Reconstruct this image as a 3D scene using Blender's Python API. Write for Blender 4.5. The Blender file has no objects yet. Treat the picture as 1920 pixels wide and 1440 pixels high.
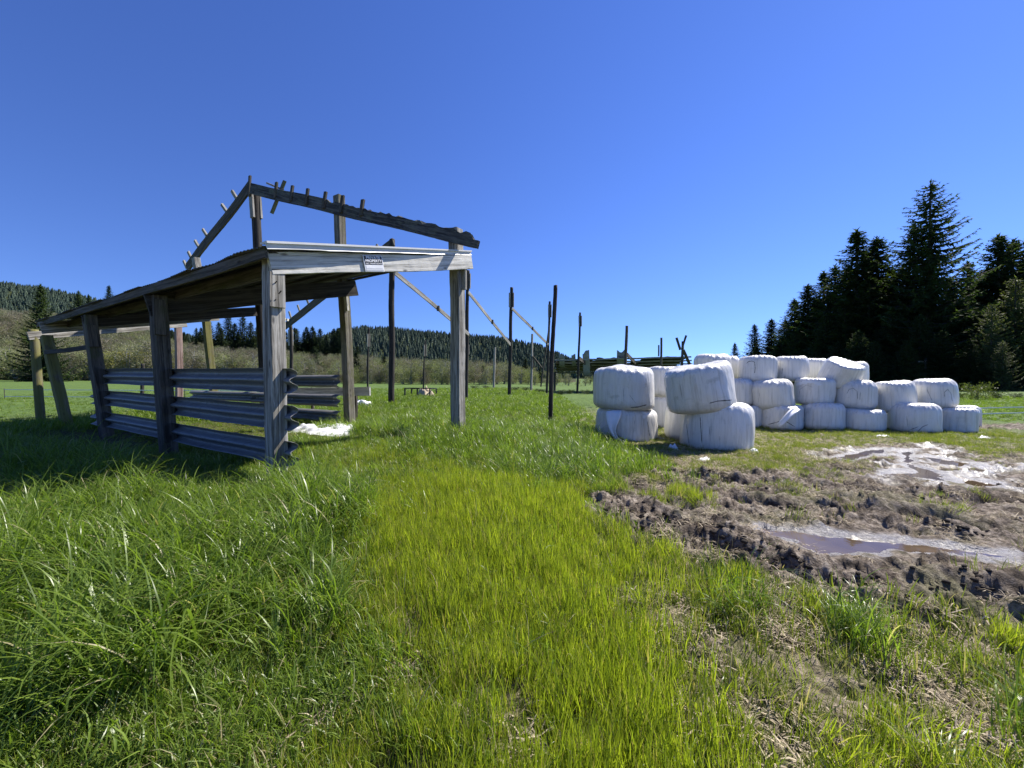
import bpy, math, random
import numpy as np
from mathutils import Vector, Matrix, Euler

# ---------------------------------------------------------------- camera, sky, sun, exposure
scene = bpy.context.scene
col = scene.collection
R = math.radians
CAM_H = 1.55
F = 730.0                       # focal length in pixels of the 1920 wide photograph
PITCH = math.atan(12 / F)
cam_d = bpy.data.cameras.new('camera')
cam = bpy.data.objects.new('camera', cam_d)
col.objects.link(cam)
cam.location = (0, 0, CAM_H)
cam.rotation_euler = (math.pi / 2 - PITCH, 0, 0)
cam_d.sensor_width = 36
cam_d.lens = F / 1920 * 36
cam_d.clip_start = .05
cam_d.clip_end = 6000
scene.camera = cam
SUN_EL, SUN_AZ = R(49), R(57)   # azimuth measured to the right of the view direction (+Y)
SUN_DIR = Vector((math.sin(SUN_AZ) * math.cos(SUN_EL), math.cos(SUN_AZ) * math.cos(SUN_EL), math.sin(SUN_EL)))
w = bpy.data.worlds.new('World')
scene.world = w
w.use_nodes = True
nt = w.node_tree
bg = nt.nodes['Background']
sky = nt.nodes.new('ShaderNodeTexSky')
sky.sky_type = 'NISHITA'
sky.sun_disc = False
sky.sun_elevation = SUN_EL
sky.sun_rotation = SUN_AZ
sky.altitude = 600
sky.air_density = 1.0
sky.dust_density = 0.03
sky.ozone_density = 4.0
hsv = nt.nodes.new('ShaderNodeHueSaturation')
hsv.inputs['Saturation'].default_value = 1.13
hsv.inputs['Hue'].default_value = 0.516
# the thin white band of the model's horizon is lifted out of view: this air was very clear
tcw = nt.nodes.new('ShaderNodeTexCoord'); mpw = nt.nodes.new('ShaderNodeMapping'); nrw = nt.nodes.new('ShaderNodeVectorMath'); nrw.operation = 'NORMALIZE'
mpw.inputs['Scale'].default_value = (1, 1, .92); mpw.inputs['Location'].default_value = (0, 0, .13)
nt.links.new(tcw.outputs['Generated'], mpw.inputs[0]); nt.links.new(mpw.outputs[0], nrw.inputs[0]); nt.links.new(nrw.outputs[0], sky.inputs[0])
gmw = nt.nodes.new('ShaderNodeGamma'); gmw.inputs[1].default_value = 1.15
nt.links.new(sky.outputs[0], gmw.inputs[0]); nt.links.new(gmw.outputs[0], hsv.inputs['Color'])
nt.links.new(hsv.outputs[0], bg.inputs[0])
bg.inputs[1].default_value = 0.085
sun_d = bpy.data.lights.new('sun', 'SUN')
sun = bpy.data.objects.new('sun', sun_d)
col.objects.link(sun)
sun_d.energy = 5.0
sun_d.angle = R(.5)
sun_d.color = (1, .95, .87)
sun.rotation_euler = SUN_DIR.to_track_quat('Z', 'Y').to_euler()
scene.view_settings.view_transform = 'Standard'
scene.view_settings.look = 'None'
scene.view_settings.exposure = 0.88
scene.view_settings.gamma = 1
scene.cycles.max_bounces = 8
scene.cycles.transparent_max_bounces = 8
scene.cycles.sample_clamp_indirect = 6

rng = random.Random(7)
nrng = np.random.default_rng(7)

# ---------------------------------------------------------------- helpers
def px(x, y, Y):
    """world point that the photograph shows at pixel x, y when it stands Y metres ahead"""
    u, v = (x - 960) / F, (720 - y) / F
    c, s = math.cos(PITCH), math.sin(PITCH)
    d = Vector((u, c + s * v, -s + c * v))
    return Vector((0, 0, CAM_H)) + d * (Y / d.y)

def ground_px(x, y, z=0.0):
    u, v = (x - 960) / F, (720 - y) / F
    c, s = math.cos(PITCH), math.sin(PITCH)
    d = Vector((u, c + s * v, -s + c * v))
    p = Vector((0, 0, CAM_H)) + d * ((z - CAM_H) / d.z)
    return (p.x, p.y)

def hash2(ix, iy, seed):
    h = (ix * 374761393 + iy * 668265263 + seed * 1442695041) & 0xffffffff
    h = ((h ^ (h >> 13)) * 1274126177) & 0xffffffff
    h = h ^ (h >> 16)
    return (h & 0xffffff) / float(0xffffff)

def vnoise(x, y, seed=0):
    x = np.asarray(x, float); y = np.asarray(y, float)
    ix = np.floor(x).astype(np.int64); iy = np.floor(y).astype(np.int64)
    fx = x - ix; fy = y - iy
    fx = fx * fx * fx * (fx * (fx * 6 - 15) + 10); fy = fy * fy * fy * (fy * (fy * 6 - 15) + 10)
    a = hash2(ix, iy, seed); b = hash2(ix + 1, iy, seed); c = hash2(ix, iy + 1, seed); d = hash2(ix + 1, iy + 1, seed)
    return (a * (1 - fx) + b * fx) * (1 - fy) + (c * (1 - fx) + d * fx) * fy

def fbm(x, y, seed=0, oct=4, gain=.5):
    t = 0; a = 1; n = 0
    for i in range(oct):
        t = t + a * vnoise(x * 2 ** i + 17.3 * i, y * 2 ** i - 9.1 * i, seed + i); n += a; a *= gain
    return t / n

def smooth(a, b, v):
    t = np.clip((v - a) / (b - a), 0, 1)
    return t * t * (3 - 2 * t)

def poly_sd(x, y, poly):
    """signed distance to a polygon, positive inside"""
    x = np.asarray(x, float); y = np.asarray(y, float)
    d2 = np.full(x.shape, 1e18); inside = np.zeros(x.shape, bool)
    n = len(poly)
    for i in range(n):
        x0, y0 = poly[i]; x1, y1 = poly[(i + 1) % n]
        ex, ey = x1 - x0, y1 - y0
        t = np.clip(((x - x0) * ex + (y - y0) * ey) / (ex * ex + ey * ey + 1e-12), 0, 1)
        d2 = np.minimum(d2, (x - x0 - t * ex) ** 2 + (y - y0 - t * ey) ** 2)
        c = ((y0 > y) != (y1 > y))
        with np.errstate(divide='ignore', invalid='ignore'):
            xi = ex * (y - y0) / (ey if ey != 0 else 1e-12) + x0
        inside ^= c & (x < xi)
    d = np.sqrt(d2)
    return np.where(inside, d, -d)

def link(o):
    col.objects.link(o)
    return o

def tag(o, label=None, cat=None, group=None, kind=None):
    if label: o['label'] = label
    if cat: o['category'] = cat
    if group: o['group'] = group
    if kind: o['kind'] = kind
    return o

WM = {}
def thing(name, loc, label, cat, group=None):
    o = link(bpy.data.objects.new(name, None))
    o.empty_display_size = .2
    o.location = loc
    WM[o.name] = Matrix.Translation(Vector(loc))
    return tag(o, label, cat, group)

def place(o, M, parent=None):
    WM[o.name] = M
    if parent is not None:
        o.parent = parent
        o.matrix_basis = WM[parent.name].inverted() @ M
    else:
        o.matrix_basis = M
    return o

def mesh_np(name, verts, faces, mat=None, smooth_=False, attrs=None, mats=None, matidx=None):
    """mesh from numpy arrays; faces is an (n,3) or (n,4) array"""
    me = bpy.data.meshes.new(name)
    verts = np.asarray(verts, np.float32); faces = np.asarray(faces, np.int32)
    nv, nf, k = len(verts), len(faces), faces.shape[1]
    me.vertices.add(nv); me.vertices.foreach_set('co', verts.ravel())
    me.loops.add(nf * k); me.loops.foreach_set('vertex_index', faces.ravel())
    me.polygons.add(nf)
    me.polygons.foreach_set('loop_start', np.arange(0, nf * k, k, dtype=np.int32))
    me.polygons.foreach_set('loop_total', np.full(nf, k, np.int32))
    if smooth_:
        me.polygons.foreach_set('use_smooth', np.ones(nf, bool))
    for m in (mats or ([mat] if mat else [])):
        me.materials.append(m)
    if matidx is not None:
        me.polygons.foreach_set('material_index', np.asarray(matidx, np.int32))
    if attrs:
        for k_, v in attrs.items():
            a = me.attributes.new(k_, 'FLOAT', 'POINT')
            a.data.foreach_set('value', np.asarray(v, np.float32))
    me.update(); me.validate()
    return me

def mesh_py(name, verts, faces, mat=None, smooth_=False):
    me = bpy.data.meshes.new(name)
    me.from_pydata([tuple(v) for v in verts], [], faces)
    if mat: me.materials.append(mat)
    if smooth_:
        for p in me.polygons: p.use_smooth = True
    me.update()
    return me

def obj(name, me, M=None, parent=None):
    o = link(bpy.data.objects.new(name, me))
    return place(o, M if M is not None else Matrix(), parent)

# ---------------------------------------------------------------- materials
def new_mat(name):
    m = bpy.data.materials.new(name); m.use_nodes = True
    t = m.node_tree
    return m, t, t.nodes['Principled BSDF'], t.nodes['Material Output']

def N(t, kind, **kw):
    n = t.nodes.new(kind)
    for k, v in kw.items():
        if k in n.inputs.keys():
            n.inputs[k].default_value = v
        else:
            setattr(n, k, v)
    return n

def ramp(t, fac, stops):
    r = t.nodes.new('ShaderNodeValToRGB')
    el = r.color_ramp.elements
    while len(el) > 1: el.remove(el[-1])
    el[0].position = stops[0][0]; el[0].color = (*stops[0][1], 1)
    for p, c in stops[1:]:
        e = el.new(p); e.color = (*c, 1)
    t.links.new(fac, r.inputs[0])
    return r.outputs[0]

def mix(t, fac, a, b, mode='MIX'):
    m = t.nodes.new('ShaderNodeMix'); m.data_type = 'RGBA'; m.blend_type = mode
    if isinstance(fac, (int, float)): m.inputs[0].default_value = fac
    else: t.links.new(fac, m.inputs[0])
    for i, c in ((6, a), (7, b)):
        if isinstance(c, tuple): m.inputs[i].default_value = (*c, 1)
        else: t.links.new(c, m.inputs[i])
    return m.outputs[2]

def mth(t, op, a, b=None):
    m = t.nodes.new('ShaderNodeMath'); m.operation = op
    for i, c in ((0, a), (1, b)):
        if c is None: continue
        if isinstance(c, (int, float)): m.inputs[i].default_value = c
        else: t.links.new(c, m.inputs[i])
    return m.outputs[0]

def coords(t, scale=(1, 1, 1), rnd=True):
    tc = t.nodes.new('ShaderNodeTexCoord'); mp = t.nodes.new('ShaderNodeMapping')
    mp.inputs['Scale'].default_value = scale
    t.links.new(tc.outputs['Object'], mp.inputs[0])
    if rnd:
        oi = t.nodes.new('ShaderNodeObjectInfo')
        cx = t.nodes.new('ShaderNodeCombineXYZ')
        mm = mth(t, 'MULTIPLY', oi.outputs['Random'], 57.0)
        for i in range(3): t.links.new(mm, cx.inputs[i])
        t.links.new(cx.outputs[0], mp.inputs['Location'])
    return mp.outputs[0]

def noise(t, vec, scale, detail=4, rough=.6, dist=0):
    n = t.nodes.new('ShaderNodeTexNoise')
    n.inputs['Scale'].default_value = scale; n.inputs['Detail'].default_value = detail
    n.inputs['Roughness'].default_value = rough; n.inputs['Distortion'].default_value = dist
    t.links.new(vec, n.inputs['Vector'])
    return n.outputs['Fac']

def bump(t, bsdf, h, strength=.5, dist=.01, nrm=None):
    b = t.nodes.new('ShaderNodeBump')
    b.inputs['Strength'].default_value = strength; b.inputs['Distance'].default_value = dist
    t.links.new(h, b.inputs['Height'])
    if nrm: t.links.new(nrm, b.inputs['Normal'])
    if bsdf: t.links.new(b.outputs[0], bsdf.inputs['Normal'])
    return b.outputs[0]

def wood(name, dark, mid, light, moss=None, moss_amt=.5, crack=.55):
    m, t, b, out = new_mat(name)
    g = noise(t, coords(t, (19, 19, .8)), 1.0, 6, .65, .6)
    fine = noise(t, coords(t, (110, 110, 3)), 1.0, 4, .7, .3)
    blot = noise(t, coords(t, (2.2, 2.2, 1.3)), 1.3, 4, .6)
    gg = mth(t, 'ADD', mth(t, 'MULTIPLY', g, .65), mth(t, 'MULTIPLY', fine, .35))
    kn = t.nodes.new('ShaderNodeTexVoronoi'); kn.inputs['Scale'].default_value = 1.0; t.links.new(coords(t, (7, 7, 2.4)), kn.inputs['Vector'])
    knot = ramp(t, kn.outputs['Distance'], [(.06, (1, 1, 1)), (.16, (0, 0, 0))])
    split = ramp(t, noise(t, coords(t, (42, 42, .55)), 1.0, 3, .55, .25), [(.30, (1, 1, 1)), (.345, (0, 0, 0))])
    hole = mth(t, 'MAXIMUM', mth(t, 'MULTIPLY', knot, .7), mth(t, 'MULTIPLY', split, .85))
    c = ramp(t, gg, [(.33, dark), (.46, mid), (.56, light), (.75, tuple(min(1, k * 1.15) for k in light))])
    c2 = mix(t, mth(t, 'MULTIPLY', blot, .7), c, mid, 'MULTIPLY')
    c = mix(t, .55, c, c2)
    if moss:
        mf = ramp(t, noise(t, coords(t, (5, 5, 2.2)), 1.0, 5, .7), [(.62 - moss_amt * .35, (0, 0, 0)), (.72 - moss_amt * .25, (1, 1, 1))])
        c = mix(t, mf, c, mix(t, .65, c, moss))
    c = mix(t, hole, c, tuple(k * .5 for k in dark))
    t.links.new(c, b.inputs['Base Color'])
    b.inputs['Roughness'].default_value = .85
    b.inputs['Specular IOR Level'].default_value = .25
    bump(t, b, mth(t, 'SUBTRACT', gg, mth(t, 'MULTIPLY', hole, .5)), crack, .014)
    return m

M_GREY = wood('weathered_wood', (.035, .031, .025), (.215, .20, .17), (.47, .45, .405))
M_PALE = wood('bleached_wood', (.09, .08, .07), (.55, .53, .48), (.74, .72, .66), None, 0, .9)
M_SHED = wood('shed_wood', (.014, .012, .009), (.070, .060, .046), (.15, .13, .102), (.06, .065, .025), .25)
M_DARK = wood('dark_pole_wood', (.012, .011, .010), (.035, .030, .026), (.075, .066, .056))
M_MOSS = wood('mossy_wood', (.04, .035, .025), (.13, .115, .08), (.22, .20, .14), (.17, .165, .03), .75)
M_OLIVE = wood('olive_grey_wood', (.035, .03, .022), (.14, .125, .095), (.26, .24, .19), (.12, .12, .04), .35)
M_RED = wood('reddish_wood', (.06, .035, .03), (.26, .17, .14), (.40, .30, .26))
M_BURNT = wood('rotten_wood', (.010, .010, .010), (.05, .048, .044), (.15, .145, .13), (.13, .14, .10), .35, .9)

def metal(name, base, rough, rust=0.0, dirt=(.16, .15, .12)):
    m, t, b, out = new_mat(name)
    v = coords(t, (1, 1, 1))
    n1 = noise(t, v, 3.0, 5, .6); n2 = noise(t, coords(t, (.5, 8, 8)), 3.0, 4, .6)
    c = ramp(t, n1, [(.3, tuple(k * .75 for k in base)), (.7, base)])
    if rust: c = mix(t, mth(t, 'MULTIPLY', ramp(t, n2, [(.5, (0, 0, 0)), (.7, (1, 1, 1))]), rust), c, dirt)
    t.links.new(c, b.inputs['Base Color'])
    b.inputs['Metallic'].default_value = .5
    r = mth(t, 'ADD', mth(t, 'MULTIPLY', n1, .25), rough)
    t.links.new(r, b.inputs['Roughness'])
    bump(t, b, noise(t, v, 9, 3), .12, .01)
    return m
M_GALV = metal('galvanised_steel', (.25, .25, .245), .46, .5, (.07, .065, .06))
M_TIN = metal('corrugated_tin', (.16, .155, .145), .6, .8, (.06, .045, .03))
M_UNDER = wood('dark_roof_wood', (.008, .007, .006), (.036, .031, .025), (.085, .075, .06))  # darker copy of the shed wood: shade under the roof put into the colour

def flat(name, c, rough=.6, spec=.4, var=.2, sc=6.0):
    m, t, b, out = new_mat(name)
    n = noise(t, coords(t), sc, 4)
    t.links.new(ramp(t, n, [(.3, tuple(k * (1 - var) for k in c)), (.7, c)]), b.inputs['Base Color'])
    b.inputs['Roughness'].default_value = rough; b.inputs['Specular IOR Level'].default_value = spec
    bump(t, b, n, .15, .01)
    return m
M_FLASH = flat('white_flashing', (.62, .62, .60), .4, .5, .12)
M_SIGNK = flat('sign_black', (.015, .015, .02), .45, .4, .1)
M_SIGNW = flat('sign_white', (.75, .75, .76), .45, .4, .06)
M_SIGNG = flat('sign_grey', (.52, .54, .56), .45, .4, .06)
M_BOLT = flat('bolt_steel', (.5, .5, .5), .3, .7)
M_TAPE = flat('white_fence_tape', (.75, .76, .72), .5, .4)
M_TINU = flat('shaded_tin_underside', (.045, .04, .034), .8, .2, .5)  # shade below the collapsed roof is put into this dark tin colour
M_TINW = flat('weathered_grey_tin', (.30, .31, .27), .6, .4, .4)
M_TAN = flat('tan_hay', (.50, .42, .30), .9, .1, .35, 20)
M_BLACKP = flat('black_painted_steel', (.012, .012, .014), .5, .4)

# plastic bale wrap
def bale_mat(name, dirtiness=.5):
    m, t, b, out = new_mat(name)
    v = coords(t)
    streak = noise(t, coords(t, (16, 16, .9)), 1.0, 5, .62, .5)
    fine = noise(t, coords(t, (75, 75, 6.0)), 1.0, 4, .65, .8)
    fold = noise(t, coords(t, (5, 5, 1.6)), 1.0, 3, .5, 1.6)
    blot = noise(t, coords(t, (2.5, 2.5, 3.5)), 1.0, 5, .65)
    base = ramp(t, streak, [(.32, (.52, .505, .465)), (.46, (.68, .665, .625)), (.7, (.76, .745, .705))])
    line = ramp(t, noise(t, coords(t, (22, 22, 1.6)), 1.0, 2, .5, .8), [(.235, (1, 1, 1)), (.275, (0, 0, 0))])
    spots = ramp(t, blot, [(.58, (0, 0, 0)), (.72, (1, 1, 1))])
    c = mix(t, mth(t, 'MULTIPLY', line, .42), base, (.25, .25, .24))
    c = mix(t, mth(t, 'MULTIPLY', spots, dirtiness), c, (.40, .40, .33))
    # mud and algae close to the bottom edge
    tc = t.nodes.new('ShaderNodeTexCoord'); sp = t.nodes.new('ShaderNodeSeparateXYZ')
    t.links.new(tc.outputs['Generated'], sp.inputs[0])
    low = ramp(t, mth(t, 'ADD', sp.outputs[2], mth(t, 'MULTIPLY', blot, .35)), [(.22, (1, 1, 1)), (.42, (0, 0, 0))])
    c = mix(t, mth(t, 'MULTIPLY', low, .55), c, (.30, .29, .24))
    t.links.new(c, b.inputs['Base Color'])
    b.inputs['Roughness'].default_value = .32
    b.inputs['Specular IOR Level'].default_value = .5
    h = mth(t, 'ADD', mth(t, 'MULTIPLY', fold, 1.0), mth(t, 'ADD', mth(t, 'MULTIPLY', streak, .5), mth(t, 'MULTIPLY', fine, .22)))
    bump(t, b, h, .5, .035)
    return m
M_BALE = bale_mat('bale_wrap_film', .35)
M_BALE_D = bale_mat('dirty_bale_wrap_film', .75)
M_FILM = flat('loose_white_film', (.78, .79, .80), .4, .5, .08)

def leaf_mat(name, c0, c1, trans=.35, rough=.5, spec=.3, straw=None, straw_t=.93):
    m, t, b, out = new_mat(name)
    at = t.nodes.new('ShaderNodeAttribute'); at.attribute_name = 'rnd'
    oi = t.nodes.new('ShaderNodeObjectInfo')
    f = mth(t, 'ADD', mth(t, 'MULTIPLY', at.outputs['Fac'], .65), mth(t, 'MULTIPLY', oi.outputs['Random'], .35))
    c = ramp(t, f, [(.1, c0), (.9, c1)])
    if straw:
        s = ramp(t, at.outputs['Fac'], [(straw_t, (0, 0, 0)), (straw_t + .01, (1, 1, 1))])
        c = mix(t, s, c, straw)
    t.links.new(c, b.inputs['Base Color'])
    b.inputs['Roughness'].default_value = rough; b.inputs['Specular IOR Level'].default_value = spec
    tr = t.nodes.new('ShaderNodeBsdfTranslucent')
    c2 = mix(t, 1.0, c, (1.15, 1.25, .55), 'MULTIPLY')
    t.links.new(c2, tr.inputs[0])
    mx = t.nodes.new('ShaderNodeMixShader'); mx.inputs[0].default_value = trans
    t.links.new(b.outputs[0], mx.inputs[1]); t.links.new(tr.outputs[0], mx.inputs[2])
    t.links.new(mx.outputs[0], out.inputs[0])
    return m
M_GLUSH = leaf_mat('lush_grass', (.085, .145, .018), (.245, .335, .055), .54, .34, .45, (.45, .40, .22), .955)
M_GYEL = leaf_mat('bright_grass', (.135, .192, .018), (.41, .455, .050), .56, .45, .35, (.40, .33, .15), .93)
M_GTUFT = leaf_mat('thin_grass', (.11, .15, .022), (.28, .33, .05), .45, .5, .3, (.42, .35, .20), .90)
M_GBARN = leaf_mat('barn_grass', (.085, .145, .014), (.23, .315, .040), .50, .38, .45, (.42, .38, .2), .97)
M_STRAW = leaf_mat('dead_straw', (.10, .075, .045), (.55, .46, .33), .15, .8, .15)
M_CONIF = leaf_mat('spruce_needles', (.026, .046, .018), (.080, .115, .042), .34, .7, .06)
M_FARF = leaf_mat('distant_needles', (.026, .043, .033), (.072, .102, .072), .18, .7, .1)
M_CONIF2 = leaf_mat('fir_needles', (.022, .040, .018), (.055, .080, .034), .15, .7, .08)
M_ALDER = leaf_mat('alder_twigs', (.11, .115, .072), (.29, .29, .19), .30, .7, .15)
M_ALDERG = leaf_mat('budding_twigs', (.12, .135, .065), (.29, .31, .15), .32, .7, .15)
M_ALDERB = leaf_mat('brown_twigs', (.10, .085, .065), (.27, .24, .185), .25, .7, .15)
M_GREENT = leaf_mat('pale_needles', (.05, .065, .025), (.17, .20, .075), .35, .6, .15)
M_ALDERY = leaf_mat('yellow_buds', (.16, .155, .045), (.40, .37, .13), .32, .7, .15)
M_BUSH = leaf_mat('shrub_leaves', (.030, .050, .014), (.085, .12, .03), .25, .5, .3)
M_BUSHY = leaf_mat('pale_shrub_leaves', (.08, .10, .025), (.22, .25, .06), .3, .5, .3)
M_MUDCLOD = flat('dark_mud', (.045, .036, .028), .85, .2, .4, 12)
M_BARK = wood('bark', (.025, .022, .018), (.07, .06, .05), (.14, .13, .115))
M_BARKA = wood('alder_bark', (.10, .10, .09), (.20, .20, .18), (.34, .33, .31))

# ---------------------------------------------------------------- ground
MUD = [ground_px(*p) for p in [(1135, 962), (1190, 1005), (1262, 1040), (1400, 1062), (1560, 1088), (1700, 1112), (2100, 1150),
                               (2400, 1100), (2400, 850), (1920, 855), (1760, 868), (1600, 872), (1430, 900), (1270, 930)]]
PUD_A = [ground_px(*p) for p in [(1402, 986), (1445, 980), (1560, 990), (1660, 1000), (1790, 1016), (1900, 1028), (1890, 1036), (1760, 1030),
                                 (1668, 1026), (1620, 1036), (1540, 1030), (1470, 1006)]]
PUD_B = [ground_px(*p) for p in [(1566, 852), (1625, 838), (1662, 836), (1668, 844), (1630, 850), (1600, 860)]]
PUD_C = [ground_px(*p) for p in [(1690, 838), (1722, 838), (1712, 850), (1720, 868), (1760, 878), (1780, 890), (1775, 902), (1740, 892), (1660, 888), (1640, 882), (1705, 876), (1690, 856)]]
PUD_D = [ground_px(*p) for p in [(1720, 848), (1790, 856), (1842, 864), (1800, 870), (1745, 862)]]
PUD_E = [ground_px(*p) for p in [(1775, 880), (1850, 893), (1885, 905), (1840, 908), (1790, 898)]]
PUDS = [PUD_A, PUD_B, PUD_C, PUD_D, PUD_E]
WETZ = [ground_px(*p) for p in [(1550, 848), (1660, 830), (1765, 832), (1860, 862), (1930, 868), (1900, 876), (1850, 880), (1905, 912), (1800, 910), (1650, 892), (1640, 874), (1560, 860)]]
STRIP = [ground_px(*p) for p in [(1838, 796), (2200, 790), (2200, 806), (1838, 806)]]
RUTS = [[ground_px(*p) for p in q] for q in ([(1150, 985), (1250, 1012), (1360, 1040), (1500, 1072), (1680, 1100), (1900, 1118), (2300, 1140)],
        [(1160, 960), (1270, 975), (1380, 985), (1500, 990)], [(1240, 893), (1420, 903), (1600, 916), (1800, 928), (2200, 945)], [(1330, 930), (1500, 946), (1700, 962), (1950, 985), (2300, 1010)])]
def rut_field(x, y):
    """distance to the nearest wheel rut and the way along it"""
    D = np.full(x.shape, 9.); S = np.zeros(x.shape)
    for pl_ in RUTS:
        s0 = 0.
        for (x0, y0), (x1, y1) in zip(pl_[:-1], pl_[1:]):
            ex, ey = x1 - x0, y1 - y0; L = math.hypot(ex, ey)
            t_ = np.clip(((x - x0) * ex + (y - y0) * ey) / (L * L), 0, 1)
            d = np.hypot(x - x0 - t_ * ex, y - y0 - t_ * ey)
            S = np.where(d < D, s0 + t_ * L, S); D = np.minimum(D, d); s0 += L
    return D, S
WATER_Z = -.055

def masks(x, y):
    wob = (fbm(x * 1.3, y * 1.3, 3, 4) - .5) * 1.5 + (fbm(x * 5, y * 5, 5, 3) - .5) * .5
    sd = poly_sd(x, y, MUD)
    mud = smooth(-.35, .2, sd + .10 + wob * .8)
    mud = np.maximum(mud, smooth(-.2, .1, poly_sd(x, y, STRIP) + wob * .5))
    pd = np.full(x.shape, -1e9)
    for i, p in enumerate(PUDS):
        pd = np.maximum(pd, poly_sd(x, y, p))
    wob2 = (fbm(x * 6, y * 6, 11, 3) - .5)
    wet = smooth(-.10, .02, pd + wob2 * .35)
    wz = smooth(-.35, .1, poly_sd(x, y, WETZ) + wob * .5)
    wet = np.maximum(wet, wz * smooth(.47, .60, fbm(x * 2.2, y * 5.5, 23, 4)))
    mud = np.maximum(mud, wz * .9)
    mud = np.maximum(mud, wet)
    mud = np.maximum(mud, smooth(.42, .18, rut_field(x, y)[0] + wob * .1))
    return mud, pd + wob2 * .14, wet

def bank(x, y):
    return smooth(3.0, -2.2, x - .05 * y) * smooth(.6, 4.0, y)

def height(x, y, detail=True):
    x = np.asarray(x, float); y = np.asarray(y, float)
    far = smooth(30, 60, np.hypot(x, y))
    h = .32 * bank(x, y) + .10 * np.exp(-((x + .6) / 1.9) ** 2 - ((y - 7.2) / 1.6) ** 2) * (1 - far) + .05 * (fbm(x * .5, y * .5, 31, 3) - .5) * 2
    h = h + .0035 * np.clip(np.hypot(x, y) - 40, 0, 200)
    t_ = (x + 3.0) * -.863 + (y - 4.9) * .504; d_ = (x + 3.0) * .504 + (y - 4.9) * .864
    h = h - .15 * np.exp(-((d_ + .15) / .7) ** 2) * smooth(-1.2, .2, t_) * smooth(9, 7, t_)
    if not detail: return h
    near = 1 - smooth(18, 40, np.hypot(x, y))
    mud, pd, wet = masks(x, y)
    h = h + near * .05 * (fbm(x * 1.6, y * 1.6, 41, 4) - .5) * 2
    rid = np.abs(fbm(x * 2.3 + .6 * y, y * 3.0, 51, 4) - .5) * 2
    clod = fbm(x * 6.5, y * 6.5, 61, 4)
    # ruts of tractor wheels
    q = (x * .35 + y * .94)
    rut = np.sin(q * 5.2 + 1.6 * fbm(x * .6, y * .6, 71, 2) * 4)
    edge = mud * (1 - mud) * 4
    D_, S_ = rut_field(x, y); D_ = np.abs(D_ + (fbm(x * 2, y * 2, 85, 3) - .5) * .25)
    rsoft = .5 + .8 * fbm(x * .9, y * .9, 87, 2)
    h = h + near * rsoft * (-.085 * np.exp(-(D_ / .15) ** 2) + .055 * np.exp(-((D_ - .30) / .09) ** 2) + .022 * np.exp(-(D_ / .14) ** 2) * np.sign(np.sin(S_ * 44 + D_ * 14)))
    clod2 = fbm(x * 15, y * 19, 63, 3)
    peak = np.clip(fbm(x * 3.4, y * 5.2, 65, 4) - .5, 0, 1) * np.clip(clod2 - .3, 0, 1)
    h = h + near * mud * (-.045 + .08 * (rid - .25) + .11 * (clod - .5) + .075 * (clod2 - .5) + .45 * peak + .10 * (np.abs(rut) - .6) * fbm(x, y, 81, 2))
    h = h + near * edge * .10 * np.clip(clod - .42, 0, 1) * 2
    h = h + near * (1 - mud) * ((.05 + .04 * smooth(.3, 1.2, x)) * (fbm(x * 9, y * 9, 91, 3) - .5) + .035 * (fbm(x * 24, y * 24, 93, 2) - .5))
    dip = smooth(-.06, .22, pd)
    flatm = smooth(-.25, .0, pd)
    h = h * (1 - flatm * .8) + flatm * .8 * WATER_Z * .6
    h = h - dip * .06
    return h

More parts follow.
